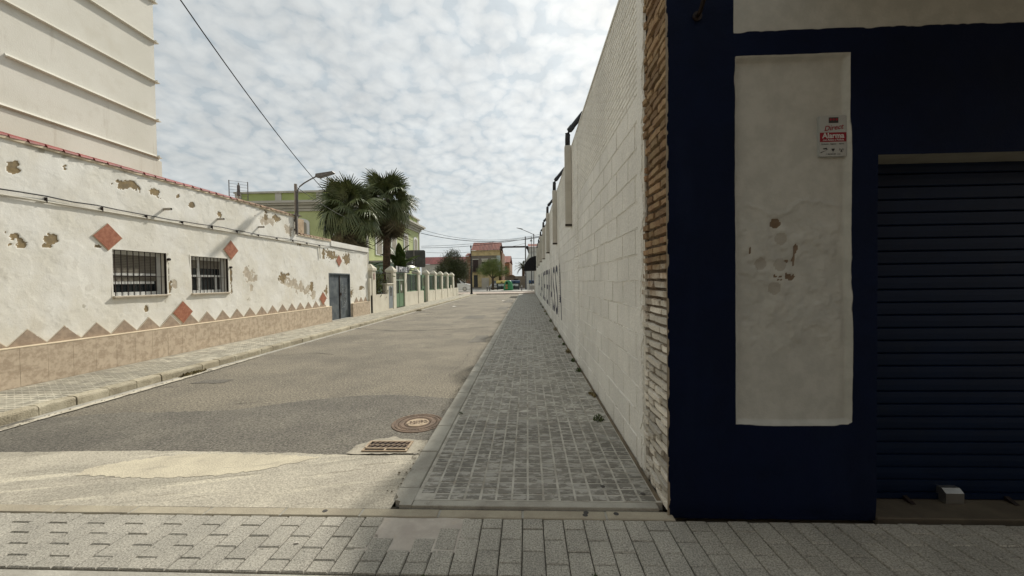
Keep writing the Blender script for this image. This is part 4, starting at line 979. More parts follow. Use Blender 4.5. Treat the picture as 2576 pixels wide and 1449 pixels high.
# roller shutter
shm = MB(); shm.box(OX0, OX1, 2.86, 2.90, .03, OZ); shu = shm.build('roller_shutter', m_black); child(shu, sf)
b = MB(); pr = [(.022, -.046), (.006, -.044), (.0, -.038), (-.002, 0), (.0, .036), (.010, .040), (.016, .043), (.022, .044)]
b.prism([(p[0]+2.80, p[1]) for p in pr]+[(2.83, .044), (2.83, -.046)], 0, OX0+.002, OX1-.002); slm = b.mesh('slat', m_shut)
z = .12
while z < OZ-.02:
    o = link('slat', slm, None, shu); o.location = (0, 0, z); z += .0895
b = MB(); b.box(OX0, OX1, 2.785, 2.835, .035, .073); b.build('bottom_rail', m_shut, shu)
b = MB(); b.prism([(2.735, .03), (2.80, .03), (2.80, .125), (2.765, .125), (2.735, .10)], 0, 2.86, 2.98); b.build('floor_lock', m_steel, shu)
for xx in (2.62, 3.30):
    b = MB(); b.prism([(2.72, .03), (2.79, .03), (2.79, .06)], 0, xx, xx+.03); b.build('stop_wedge', m_darkmetal, shu)
shade_slab = empty('balcony', (4.2, 2.0, 3.8)); tag(shade_slab, 'added balcony slab over the shop entrance, out of view, shading the paving below', 'balcony')  # slab out of view, added to darken the paving before the shutter
b = MB(); b.box(1.75, 7.0, .80, YF-.002, 3.80, 3.95); child(b.build('slab', m_soffit), shade_slab)
b = MB(); b.box(1.75, 7.0, .80, .88, 3.95, 4.8); child(b.build('parapet', m_soffit), shade_slab)
# alarm sign
sg = empty('alarm_sign', (1.992, 2.596, 2.514)); tag(sg, 'small white and red alarm warning sign near the top of the white panel', 'sign')
b = MB(); n = []
w2, h2, rr = .085, .132, .010
for (cx_, cz_, a0) in ((w2-rr, h2-rr, 0), (-w2+rr, h2-rr, 90), (-w2+rr, -h2+rr, 180), (w2-rr, -h2+rr, 270)):
    for k in range(4): a = R(a0+k*30); n.append((cx_+rr*math.cos(a), cz_+rr*math.sin(a)))
b.prism(n, 1, .0, .022); b.build('plate', m_signw, sg)
b = MB(); b.prism([(p[0]*.985, p[1]*.99) for p in n], 1, -.0006, .0); pl2 = b.build('plate_face', m_signw, sg)
b = MB(); b.box(-.083, .083, -.0016, -.0006, -.038, .022); b.build('red_band', m_red, sg)
b = MB(); b.box(-.028, .032, -.0016, -.0006, .083, .119); b.build('badge', m_signb, sg)
for k in range(3):
    b = MB(); b.lathe([(.0075, 0), (.0075, .001)], 10); b.v = [(x-.016+k*.0185, -.0017-z_, y_+.105) for x, y_, z_ in b.v]; b.build('badge_dot', m_signr, sg)
base = Matrix.Translation(sg.location) @ Matrix.Rotation(R(90), 4, 'X')
def signtext(s, x, z, size, mt, shear=0, rz=0, bold=0):
    o = textmesh(s, mt, None, 'lettering', size, Matrix(), .0004, shear, bold)
    o.parent = sg; o.location = (x, -.0022, z); o.rotation_euler = (R(90), -rz, 0); return o
signtext('Direct', 0.0, .052, .046, m_signr, .35, .12, .0003)
signtext('Alarma', 0.0, .0005, .047, m_signt, 0, 0, .0012)
signtext('con Aviso a Policía', 0.0, -.026, .0175, m_signt, 0, 0, .0002)
signtext('Grabación', -.052, -.052, .011, m_signb); signtext('Vigilante', .0, -.052, .011, m_signb); signtext('Alarma', .052, -.052, .011, m_signb)
b = MB(); b.prism([(-.078, -.104), (-.06, -.098), (-.045, -.092), (-.040, -.086), (-.060, -.086), (-.064, -.080), (-.040, -.076), (-.035, -.088), (-.050, -.096), (-.078, -.110)], 1, -.0016, -.0006); b.build('camera_icon', m_signb, sg)
b = MB(); b.prism([(-.010, -.082), (.010, -.082), (.008, -.092), (.001, -.100), (.001, -.108), (-.001, -.108), (-.001, -.100), (-.008, -.092)], 1, -.0016, -.0006); b.build('guard_icon', m_signb, sg)
b = MB(); b.prism([(.052, -.086), (.058, -.106), (.054, -.106), (.052, -.098), (.050, -.106), (.046, -.106)], 1, -.0016, -.0006)
for q in (.008, .013):
    for s_ in (-1, 1): b.tube([(.052+s_*q*math.cos(R(a)), -.0012, -.088+q*math.sin(R(a))) for a in (-40, 0, 40)], .0008, 4)
b.build('antenna_icon', m_signb, sg)
signtext('T. 902 000 000   www', 0, -.118, .010, m_signb)
# bracket of a hanging sign, top left of the facade
bkx = empty('iron_bracket', (1.12, YF, 3.30)); tag(bkx, 'black iron bracket arm leaving the top of the blue pier', 'bracket')
b = MB(); b.tube([(0, .0, 0), (0, -.05, .0), (.01, -.35, .28), (.02, -.8, .75)], .014, 8); b.build('arm', m_darkmetal, bkx, smooth=True)
b = MB(); b.lathe([(.03, 0), (.03, .012)], 12); b.v = [(x, -z_, y_) for x, y_, z_ in b.v]; b.build('plate', m_darkmetal, bkx)

# ================================================================== small things on the ground
mh_ = empty('manhole_cover', (-1.258, 4.277, .0)); tag(mh_, 'round cast iron manhole cover with worn raised centre in the dark asphalt', 'manhole cover')
b = MB(); b.lathe([(.288, 0), (.288, .008), (.283, .012), (.262, .012), (.258, .006), (.252, .006)], 48); b.build('frame', m_iron, mh_)
b = MB(); b.lathe([(.250, .0), (.250, .011), (.226, .012), (.223, .008), (.196, .008), (.193, .012), (.160, .012), (.157, .008), (.128, .008), (.125, .009)], 48); b.build('rings', m_iron, mh_)
b = MB(); b.lathe([(.122, 0), (.122, .013), (.118, .014)], 40); b.build('centre', m_irond, mh_)
b = MB()
for k in range(40):
    a = 2*math.pi*k/40; c_, s_ = math.cos(a), math.sin(a)
    for rr_ in (.142, .178, .210, .238): b.box(rr_*c_-.007, rr_*c_+.007, rr_*s_-.005, rr_*s_+.005, .006, .0125)
b.build('studs', m_iron, mh_); 
for i, (s_, z_) in enumerate((('SANEA', .0), ('MIENTO', .0))):
    o = textmesh(s_, m_iron, None, 'lettering', .062, Matrix(), .0015); o.parent = mh_; o.location = (.0+i*.008, .025-i*.055, .0155); o.rotation_euler[2] = .35
gr = empty('drain_grate', (-1.36, 3.63, .0)); tag(gr, 'rusty slotted drain grate set in pale concrete beside the kerb', 'drain grate')
b = MB(); b.box(-.205, .205, -.10, .11, .0171, .0178); b.build('pit', m_void, gr)
b = MB()
for q in ((-.215, .215, .095, .115), (-.215, .215, -.062, -.045), (-.215, .215, -.112, -.100), (-.215, -.195, -.10, .095), (.195, .215, -.10, .095), (-.008, .008, -.10, -.06)): b.box(q[0], q[1], q[2], q[3], .017, .026)
b.build('frame', m_irond, gr)
for k in range(9):
    x0 = -.25+k*.053; b = MB(); pts = []
    a0 = max(-.195, x0-.0); 
    lo_, hi_ = (-.045, .095)
    def xat(t): return x0+(t-lo_)/(hi_-lo_)*.10
    P = [(xat(lo_), lo_), (xat(lo_)+.017, lo_), (xat(hi_)+.017, hi_), (xat(hi_), hi_)]
    P = [(min(.196, max(-.196, p[0])), p[1]) for p in P]
    b.prism(P, 2, .018, .0245); b.build('bar', m_iron, gr)
b = MB(); b.box(-.2, .2, .02, .028, .018, .0240); b.build('cross_bar', m_irond, gr)

def leafball(name, center, rad, n, mt, size, seed, label=None, cat=None, group=None, flat=.6):
    r = random.Random(seed); b = MB()
    for k in range(n):
        d = Vector((r.gauss(0, 1), r.gauss(0, 1), abs(r.gauss(0, 1)))).normalized()*(r.random()**.5)
        p = Vector((d.x*rad[0], d.y*rad[1], d.z*rad[2])); q = Euler((r.uniform(-1.2, 1.2), r.uniform(-1.2, 1.2), r.uniform(0, 6.28))).to_matrix(); s_ = size*r.uniform(.6, 1.3)
        b.cp = r.random(); b.add([p+q@Vector(v)*s_ for v in ((-.5, 0, 0), (0, -.28, .05), (.6, 0, 0), (0, .28, .05))], [(0, 1, 2, 3)])
    b2 = b.build(name, mt, piece=True); b2.location = center
    if label: tag(b2, label, cat, group)
    return b2
leafball('weed', (.77, 4.27, .04), (.07, .05, .07), 150, m_weed, .022, 1, 'largest green weed clump at the foot of the white wall', 'weed', 'weeds along the pavement edges')
leafball('weed', (-.80, 4.48, .045), (.025, .04, .02), 50, m_weed, .014, 2, 'tiny green weed in the joint beside the kerb, past the manhole', 'weed', 'weeds along the pavement edges')
leafball('weed', (-.57, 2.015, .012), (.03, .012, .02), 40, m_weed, .010, 31, 'tiny weed in the front paving gap at the bottom centre', 'weed', 'weeds along the pavement edges')
leafball('weed', (.34, 2.04, .012), (.02, .012, .02), 40, m_weed, .010, 32, 'tiny weed in the front paving gap below the brick corner', 'weed', 'weeds along the pavement edges')
r3 = random.Random(77)
for i, Y in enumerate((5.2, 6.6, 7.4, 8.3, 9.3, 10.5, 12.0, 14.5, 17.5, 19.0, 22.0, 25.0)):
    s_ = r3.uniform(.6, 1.2)*(1.6 if Y > 11 else 1)
    leafball('weed', (.86, Y, .038), (.05*s_, .13*s_, .08*s_), 90, m_weed if i % 3 else m_drygrass, .035, 40+i, ['nearest small weed at the foot of the white wall past the largest clump', 'second small weed at the foot of the white wall', 'third small weed at the foot of the white wall', 'weed at the foot of the white wall below the nearest downpipe', 'weed at the foot of the white wall just past the nearest downpipe', 'weed at the foot of the white wall below the last letter A', 'weed at the foot of the white wall below the second downpipe', 'weed at the foot of the white wall below the letters SS', 'weed at the foot of the white wall below the letter R', 'weed at the foot of the white wall below the letter T', 'weed at the foot of the white wall below the letter D', 'farthest weed at the foot of the white wall'][i], 'weed', 'small weeds at the foot of the white wall')
leafball('dry_grass_tuft', (-5.98, 6.62, .0), (.09, .28, .05), 260, m_drygrass, .05, 5, 'dry grass tuft in the gutter beside the left kerb', 'weed')
leafball('dry_grass_tuft', (-6.0, 21.0, .0), (.12, .5, .06), 160, m_drygrass, .06, 6, 'flat dry weeds in the left gutter before the fence gates', 'weed')
for (x, y, l_) in ((-1.42, 2.25, 'cigarette butt on the grey pavers near the shadow edge'), (-1.05, 3.47, 'white scrap of litter on the crack beside the drain')):
    b = MB(); b.tube([(-.014, 0, 0), (.014, .004, 0)], .004, 6); o = b.build('litter', m_butt); o.location = (x, y, .024 if y < 3 else .020); tag(o, l_, 'litter')
for (x, y, l_) in ((-1.9, 30.5, 'white litter scrap on the road near the right kerb, far off'), (-4.6, 24.0, 'white litter scrap in the left half of the far road')):
    b = MB(); b.add([(-.12, -.2, .01), (.1, -.12, .03), (.14, .16, .012), (-.1, .2, .04)], [(0, 1, 2, 3)]); o = b.build('litter', m_butt); o.location = (x, y, .006); tag(o, l_, 'litter')
b = MB(); b.lathe([(.018, 0), (.016, .002), (.0, .0025)], 14); gm = b.mesh('gum_spot', mat('gum', (.06, .058, .055), (.08, .075, .07), bump=0))
for (x, y) in ((-1.42, 2.583), (.38, 2.60), (.37, 2.572), (.58, 2.59), (.82, 2.8), (.55, 2.9)):
    o = link('gum_spot', gm, None, fk_o if y < 2.62 else rs_o); o.location = (x, y, .0212 if y < 2.62 else .0415)
# paint splashes on the paving by the pier
b = MB(); r4 = random.Random(3)
for k in range(45):
    x, y = 2.15+r4.gauss(0, .16), 2.36+r4.gauss(0, .08); s_ = r4.uniform(.002, .009); b.add([(x+s_*math.cos(a)*r4.uniform(.6, 1.5), y+s_*math.sin(a), .0222) for a in (0, 1.2, 2.4, 3.7, 5.)], [(0, 1, 2, 3, 4)])
o = b.build('paint_splashes', m_apron, pav_o); tag(o, kind='stuff')
b = MB()
for k in range(110):
    x, y = r4.uniform(-6, -1.1), 3.45+abs(r4.gauss(0, .5)); s_ = r4.uniform(.002, .005)
    b.lathe([(s_, 0), (s_*.8, s_*.6)], 5, (x, y, .006))
o = b.build('loose_grit', m_conc); tag(o, kind='stuff')
# pipe of a post on the road patch surround etc.

b = MB(); r5 = random.Random(55)
for k in range(500):
    y = r5.uniform(2.8, 14); side = r5.random() < .5
    x = (-1.0-abs(r5.gauss(0, .05))) if side else (-5.92+abs(r5.gauss(0, .06))); s_ = r5.uniform(.004, .014)
    b.cp = r5.random(); b.add([(x+s_*math.cos(a)*r5.uniform(.5, 1.3), y+s_*math.sin(a)*r5.uniform(.5, 1.3), .0155+r5.uniform(0, .006)) for a in (0, 1.3, 2.6, 4.0, 5.2)], [(0, 1, 2, 3, 4)])
o = b.build('gutter_litter', mat('leaf_litter', (.16, .125, .07), (.09, .07, .045), bump=0, piece=.5)); tag(o, kind='stuff')
# ================================================================== FENCE
fn = empty('garden_wall', (-7.6, 29, 0)); tag(fn, 'cream rendered garden wall with capped pillars, gates and dark glazed openings', 'wall')
XF = XP
def fbox(name, y0, y1, z0, z1, th=.24, mt=m_fence, x1=XF, c=0): return child(bx(name, mt, x1-th, x1, y0, y1, z0, z1, None, c), fn)
fbox('base_wall', 18.13, 20.28, .1, .98, .22); fbox('base_wall', 20.28, 21.18, .1, 1.49, .22); fbox('base_wall', 23.70, 26.12, .1, .98, .22); fbox('base_wall', 26.60, 27.58, .1, .97, .22)
fbox('base_wall', 29.05, 41.5, .1, .93, .22); fbox('base_wall', 18.05, 18.30, .1, 1.80, .30)
cap_pts = lambda w_: None
def pillar(y0, y1, ztop):
    p = fbox('pillar', y0, y1, .1, ztop, .42, m_fence, XF+.03)
    b = MB(); x0, x1 = XF+.03-.46, XF+.07; a, c_ = y0-.05, y1+.05; xm = (x0+x1)/2; zc = ztop
    b.box(x0, x1, a, c_, zc-.02, zc+.088)
    ym_ = (a+c_)/2
    b.add([(x0, a, zc+.09), (x1, a, zc+.09), (x1, c_, zc+.09), (x0, c_, zc+.09), (xm-.05, ym_-.04, zc+.31), (xm+.05, ym_-.04, zc+.31), (xm+.05, ym_+.04, zc+.31), (xm-.05, ym_+.04, zc+.31)],
          [(4, 5, 6, 7), (0, 1, 5, 4), (1, 2, 6, 5), (2, 3, 7, 6), (3, 0, 4, 7)])
    b.build('pillar_cap', m_fence, p)
for a, c_ in ((18.30, 18.70), (21.20, 21.66), (26.14, 26.58), (28.62, 29.03), (31.0, 31.44), (33.38, 33.84), (35.78, 36.26), (38.44, 39.0)): pillar(a, c_, 2.20)
fbox('gate_post', 23.32, 23.70, .1, 2.30, .2)
fbox('box_cap', 20.24, 21.19, 1.49, 1.54, .34, m_fence, XF+.04, .02)
for a, c_, zb in ((18.70, 20.3, .98), ):
    for k in range(14):
        y = a+.08+(c_+.9-a-.1)*k/13; b = MB(); b.tube([(XF-.11, y, zb if y < 20.28 else 1.5), (XF-.11, y, 2.08)], .011, 5); child(b.build('railing_bar', m_darkmetal), fn)
    b = MB(); b.box(XF-.125, XF-.095, a, 21.2, 2.08, 2.11); b.box(XF-.125, XF-.095, a, 20.28, 1.0, 1.03); child(b.build('railing_rail', m_darkmetal), fn)
def opening(y0, y1, zb, zt=2.12):
    f = MB(); t = .05; X = XF-.10
    f.box(X-.02, X+.02, y0, y0+t, zb, zt); f.box(X-.02, X+.02, y1-t, y1, zb, zt); f.box(X-.02, X+.02, y0+t, y1-t, zt-t, zt); f.box(X-.02, X+.02, y0+t, y1-t, zb, zb+t); f.box(X-.02, X+.02, (y0+y1)/2-.02, (y0+y1)/2+.02, zb+t, zt-t)
    fr = child(f.build('window', m_gate), fn)
    f = MB(); f.box(X-.006, X+.002, y0+t, y1-t, zb+t, zt-t); f.build('pane', m_gglass, fr)
opening(23.71, 26.13, .98); opening(26.6, 27.56, .97)
for a, c_ in ((29.05, 30.98), (31.46, 33.36), (33.86, 35.76), (36.28, 38.42)): opening(a, c_, .95)
# green gate
gt = MB(); gt.box(XF-.12, XF-.06, 21.68, 21.73, .13, 2.15); gt.box(XF-.12, XF-.06, 23.26, 23.31, .13, 2.15); gt.box(XF-.12, XF-.06, 21.73, 23.26, 2.10, 2.15); gt.box(XF-.12, XF-.055, 21.73, 23.26, 1.68, 1.76)
g1 = child(gt.build('gate', m_gate), fn); g1.data.materials[0] = m_gate
for a, c_ in ((21.74, 22.49), (22.51, 23.25)):
    b = MB(); b.box(XF-.11, XF-.07, a, c_, .14, .94); b.build('gate_panel', m_gate, g1)
    b = MB(); b.box(XF-.105, XF-.085, a, c_, .96, 1.68); b.build('gate_pane', m_gglass if a < 22 else m_sheet, g1)
    b = MB(); b.box(XF-.105, XF-.085, a, c_, 1.76, 2.10); b.build('gate_pane', m_gglass if a < 22 else m_sheet, g1)
    b = MB(); b.box(XF-.115, XF-.06, c_-.06 if a < 22 else a, c_ if a < 22 else a+.05, .14, 1.68); b.build('gate_stile', m_gate, g1)
b = MB(); b.box(XF-.118, XF-.05, 21.74, 23.25, 1.69, 1.75); b.build('gate_rail', m_gatel, g1)
b = MB(); b.box(XF-.075, XF-.068, 22.75, 22.9, 1.1, 1.45); b.build('notice', m_white, g1)
# second door
b = MB(); b.box(XF-.2, XF-.16, 27.6, 28.6, .13, 2.1); g2 = child(b.build('side_gate', m_gate), fn)
b = MB(); b.box(XF-.158, XF-.15, 27.7, 28.5, 1.3, 1.9); b.build('gate_pane', m_sheet, g2)
b = MB(); b.box(XF-.16, XF-.12, 28.0, 28.05, .9, 1.1); b.build('handle', m_darkmetal, g2)
# meter box
mb_ = bx('meter_door', m_meter, XF-.02, XF+.006, 20.55, 21.14, .18, 1.38, None); child(mb_, fn)
b = MB(); b.box(XF+.006, XF+.012, 20.68, 21.02, .85, 1.28); b.build('meter_window', m_plate, mb_)
# house number plaque and name plate
b = MB(); b.box(XF+.03, XF+.045, 18.42, 18.56, 1.75, 2.05); child(b.build('plaque', mat('plaque_red', (.30, .16, .14), (.4, .3, .28), scale=20, bump=0)), fn)
b = MB(); b.box(XF+.0, XF+.02, 37.2, 37.75, .86, 1.25); child(b.build('letter_box', m_fence), fn)
np_ = empty('name_plate', (XF-.02, 22.9, 2.33)); tag(np_, 'dark grey sign board with pale letters above the green gate', 'sign')
b = MB(); b.box(-.02, .02, -1.15, 1.35, -.16, .2); b.build('board', m_plate, np_)
b = MB(); b.box(.02, .028, -1.13, -.93, -.1, .2); b.build('pale_stripe', m_pale, np_)
o = textmesh('MORE', m_pale, None, 'lettering', .40, Matrix(), .004, 0, .008); o.parent = np_; o.location = (.026, .12, .015); o.rotation_euler = (R(90), 0, R(90)); o.scale = (1.35, 1, 1)

# ================================================================== GREEN HOUSE
gh = empty('lime_green_house', (-15, 32, 0)); tag(gh, 'lime green house with pale cornices and parapet behind the palms', 'house')
gx0, gx1, gy0, gy1, gz = -20.2, -11.0, 26.0, 39.0, 7.95
b = MB(); b.box(gx0, gx1, gy0, gy1, .0, 6.55); child(b.build('wall', m_greenl), gh)
b = MB(); b.box(gx0+.03, gx1-.03, gy0+.03, gy1-.03, 7.2, 7.86); child(b.build('parapet', m_green), gh)
for (o_, z0, z1) in ((.10, 6.55, 6.72), (.20, 6.74, 6.92), (.42, 6.94, 7.06), (.55, 7.06, 7.22), (.10, 7.84, 7.96)):
    b = MB(); b.box(gx0-o_*.2, gx1+o_, gy0-o_, gy1+o_, z0, z1); child(b.build('cornice', m_corn), gh)
for x in (-19.95, -17.1, -14.2, -11.2):
    b = MB(); b.box(x-.22, x+.22, gy0-.03, gy0+.05, 7.22, 7.86); child(b.build('parapet_pier', m_corn), gh)
for y in (26.3, 30, 34, 38.6):
    b = MB(); b.box(gx1-.05, gx1+.03, y-.25, y+.25, 7.22, 7.86); child(b.build('parapet_pier', m_corn), gh)
def gwin(face, c, z0, z1, w_=.95):
    b = MB(); g = MB(); s_ = MB(); t = .2
    top = [(c-w_/2-t, z0-.1), (c+w_/2+t, z0-.1), (c+w_/2+t, z1)]+[(c+(w_/2+t)*math.cos(R(a)), z1+.32*math.sin(R(a))) for a in range(20, 180, 20)]+[(c-w_/2-t, z1)]
    inn = [(c-w_/2, z0), (c+w_/2, z0), (c+w_/2, z1-.1)]+[(c+(w_/2)*math.cos(R(a)), z1-.1+.22*math.sin(R(a))) for a in range(20, 180, 20)]+[(c-w_/2, z1-.1)]
    if face == 'S':
        b.prism(top, 1, gy0-.06, gy0+.02); g.prism(inn, 1, gy0-.075, gy0-.05); [s_.box(c-.02+dx, c+.02+dx, gy0-.085, gy0-.075, z0, z1) for dx in (-.3, 0, .3)]
    else:
        b.prism(top, 0, gx1-.02, gx1+.06); g.prism(inn, 0, gx1+.05, gx1+.075); [s_.box(gx1+.075, gx1+.085, c-.02+dy, c+.02+dy, z0, z1) for dy in (-.3, 0, .3)]
    f = child(b.build('window', m_white), gh); g.build('shutter', mat('taupe_shutter', (.36, .32, .25), (.30, .27, .21), rough=.7, bump=.1), f); s_.build('shutter_bar', m_corn, f)
for c in (-18.9, -15.6, -12.6): gwin('S', c, 3.6, 5.75)
for c in (28.2, 31.4, 34.6, 37.6): gwin('E', c, 3.7, 5.7)
for y in (26.0, 38.75):
    b = MB(); b.box(gx1-.02, gx1+.05, y+.0, y+.28, .1, 6.5); child(b.build('quoin', m_corn), gh)
b = MB(); b.box(-11.0, -9.6, 26.5, 30.5, .1, 3.0); child(b.build('porch', m_mint), gh)
b = MB(); b.box(-11.0, -9.45, 26.35, 30.65, 3.0, 3.12); child(b.build('porch_cornice', m_corn), gh)
b = MB()
for k in range(9): b.lathe([(.06, 0), (.09, .15), (.05, .3), (.08, .45)], 8, (-9.55, 26.55+k*.48, 3.12))
b.box(-9.65, -9.45, 26.4, 30.6, 3.57, 3.65); child(b.build('balustrade', m_corn), gh)
rm = MB(); rm.tube([(0, 0, 0), (0, 0, 1.15)], .03, 5); o = rm.build('roof_mast', m_lampw); o.location = (-13.9, 26.5, 7.9); tag(o, 'thin mast on the lime green parapet behind the lamp head', 'mast')

# ================================================================== PALMS
def fan_mesh(name, mt, R0=.85, droop=.35, nseg=30, spread=150, petiole=.9, seed=0, dead=False):
    r = random.Random(seed); b = MB()
    b.tube([(0, 0, 0), (petiole*.5, 0, .02), (petiole, 0, -.02)], [.022, .016, .012], 5, caps=False)
    for k in range(nseg):
        a = R(-spread+2*spread*k/(nseg-1)) if not dead else R(-spread*.5+spread*k/(nseg-1))
        L_ = R0*(1-.35*abs(a)/math.pi)*r.uniform(.9, 1.08); dirv = Vector((math.cos(a), math.sin(a), 0)); side = Vector((-math.sin(a), math.cos(a), 0))
        w_ = L_*math.radians(2*spread/nseg)*.36
        P = []; nn = 5; tw = r.uniform(-.3, .3)
        for q in range(nn):
            t = q/(nn-1); rad = L_*t; dz = -droop*(t**2.6)*L_*r.uniform(.85, 1.25)-(.10*abs(math.sin(a)))*rad
            if q >= 3: dz -= droop*.35*L_*(t-.5)*r.uniform(.4, 1.6)
            c_ = Vector((petiole, 0, 0))+dirv*rad*(1-.12*t*droop)+Vector((0, 0, dz)); ww = (w_*min(1, t*1.9)*(1 if t < .55 else (1.05-t)/.5*.9))+.002
            P.append((c_-side*ww+Vector((0, 0, -.012)), c_+Vector((0, 0, .010)), c_+side*ww+Vector((0, 0, -.012))))
        vs = [v for p in P for v in p]; fs = []
        for q in range(nn-1):
            for e in (0, 1): fs.append((q*3+e, q*3+e+1, (q+1)*3+e+1, (q+1)*3+e))
        b.add(vs, fs)
    return b.mesh(name, mt)
fans = [fan_mesh('frond', m_frond, .92, d, 30, 140, .95, s_) for s_, d in enumerate((.25, .6, .95))]
deads = [fan_mesh('dead_frond', m_dead, .95, 1.1, 22, 110, .8, 7+s_, True) for s_ in range(2)]
def palm(loc, h, sc_, seed, label, nf=44, ndead=26, lean=(0, 0)):
    r = random.Random(seed); root = empty('fan_palm', loc); tag(root, label, 'palm tree', 'fan palms in the garden')
    b = MB(); pts = [(lean[0]*t*t, lean[1]*t*t, h*t) for t in np.linspace(0, 1, 12)]; b.tube(pts, [.26-.08*t+r.uniform(-.012, .012) for t in np.linspace(0, 1, 12)], 12)
    b.build('trunk', m_ptrunk, root)
    top = Vector((lean[0], lean[1], h))
    bb = MB(); bb.lathe([(.1, -.9), (.26, -.7), (.33, -.3), (.24, .05), (.05, .2)], 10, tuple(top)); bb.build('fibre_boss', m_dead, root)
    for k in range(nf):
        el = R(82-118*(k/nf)**.85)+r.uniform(-.12, .12); az = k*2.39996+r.uniform(-.25, .25)
        me = fans[0 if el > .7 else (1 if el > -.1 else 2)]
        o = link('frond', me, None, root); o.location = top+Vector((0, 0, r.uniform(-.1, .05)))
        o.rotation_euler = Euler((r.uniform(-.5, .5), -el, az), 'XYZ'); s_ = sc_*r.uniform(.85, 1.12); o.scale = (s_, s_, s_)
    for k in range(ndead):
        el = R(-52-30*r.random()); az = k*2.39996+r.uniform(-.3, .3)
        o = link('dead_frond', deads[k % 2], None, root); o.location = top+Vector((0, 0, -.15-.35*r.random()))
        o.rotation_euler = Euler((r.uniform(-.8, .8), -el, az), 'XYZ'); s_ = sc_*r.uniform(.8, 1.1); o.scale = (s_, s_, s_)
    return root
palm((-9.3, 19.9, .1), 5.25, 1.0, 3, 'lower bushier fan palm behind the white parapet, left one of the pair', 40, 16)
palm((-8.45, 22.8, .1), 6.35, 1.04, 8, 'taller fan palm with hanging dead fronds, right one of the pair', 42, 22, (.15, 0))
# banana plant
bp_ = empty('banana_plant', (-8.15, 23.7, .1)); tag(bp_, 'broad leaved banana plant beside the palm, in front of the grey sign back', 'plant')
def bleaf(seed, L_=1.5):
    r = random.Random(seed); b = MB(); P = []; nn = 9
    for q in range(nn):
        t = q/(nn-1); x = L_*t; z = .45*t*L_-.55*t*t*L_; w_ = .2*math.sin(math.pi*min(1, t*1.02))**.6+.005
        P.append(((x, -w_, z-.05*w_), (x, 0, z-.06), (x, w_, z)))
    b.add([v for p in P for v in p], [(q*3+e, q*3+e+1, (q+1)*3+e+1, (q+1)*3+e) for q in range(nn-1) for e in (0, 1)]); return b.mesh('leaf', m_banana)
bl = [bleaf(1), bleaf(2, 1.2)]
b = MB()
for k, (dx, dy) in enumerate(((0, 0), (.25, .2), (-.2, .3))): b.tube([(dx, dy, 0), (dx*1.2, dy*1.1, 1.2), (dx*1.5, dy, 2.1)], [.09, .07, .04], 7)
b.build('stem', m_ptrunk, bp_)
for k in range(26):
    o = link('leaf', bl[k % 2], None, bp_); r_ = random.Random(k); o.location = (r_.uniform(-.3, .35), r_.uniform(0, .3), 1.9+r_.random()*1.0); o.rotation_euler = Euler((r_.uniform(-.5, .5), -R(r_.uniform(5, 75)), k*2.4), 'XYZ'); s_ = r_.uniform(.8, 1.2); o.scale = (s_,)*3
# yucca-like shrub behind railing
def leafmesh(name, mt, crowns, n, size, seed, elong=1.0):
    r = random.Random(seed); b = MB()
    for (c_, rad) in crowns:
        vol = rad[0]*rad[1]*rad[2]; k_ = max(30, int(n*vol/sum(q[1][0]*q[1][1]*q[1][2] for q in crowns)))
        nb = max(5, k_//38)
        for bl_ in range(nb):
            d = Vector((r.gauss(0, 1), r.gauss(0, 1), r.gauss(0, 1))).normalized()*(.45+.6*r.random()**.7)
            cc = Vector(c_)+Vector((d.x*rad[0], d.y*rad[1], d.z*rad[2])); pb = r.random(); sp = size*r.uniform(2.0, 3.6)
            for q in range(38):
                p = cc+Vector((r.gauss(0, sp), r.gauss(0, sp), r.gauss(0, sp*.8))); m3 = Euler((r.uniform(-1.4, 1.4), r.uniform(-1.4, 1.4), r.uniform(0, 6.28))).to_matrix(); s_ = size*r.uniform(.6, 1.3)
                b.cp = min(1, max(0, pb*.6+r.random()*.4)); b.add([p+m3@Vector(v)*s_ for v in ((-.6*elong, 0, 0), (0, -.3, .06), (.7*elong, 0, 0), (0, .3, .06))], [(0, 1, 2, 3)])
    return b.build(name, mt, None, piece=True)
yu = empty('yellow_leaved_shrub', (-8.3, 20.2, .1)); tag(yu, 'spiky yellow green shrub behind the first railing of the garden wall', 'shrub')
o = leafmesh('leaves', mat('yucca_leaf', (.16, .19, .05), (.10, .13, .035), scale=4, rough=.5, bump=0, piece=.35), [((0, -.2, 1.75), (.22, .6, .35)), ((0, 0, 1.2), (.22, .6, .45))], 1300, .11, 5, 1.6); o.parent = yu
b = MB(); b.tube([(.1, -.9, .8), (0, -.4, 1.2), (0, .1, 1.5)], .04, 6); b.tube([(0, 0, 0), (0, 0, 1.4)], .05, 6); b.build('stem', m_bark, yu)
hd = empty('garden_hedge', (-8.6, 33, .1)); tag(hd, 'dark garden foliage seen through the glazed openings of the cream wall', 'hedge')
o = leafmesh('leaves', m_leafd, [((0, y, 1.0), (.5, 1.1, .95)) for y in (-9, -7, -5, -3, -1, 1, 3, 5)], 5000, .10, 8); o.parent = hd
b = MB(); [b.tube([(0, y, 0), (0, y, 1.2)], .04, 5) for y in (-9, -7, -5, -3, -1, 1, 3, 5)]; b.build('stem', m_bark, hd)

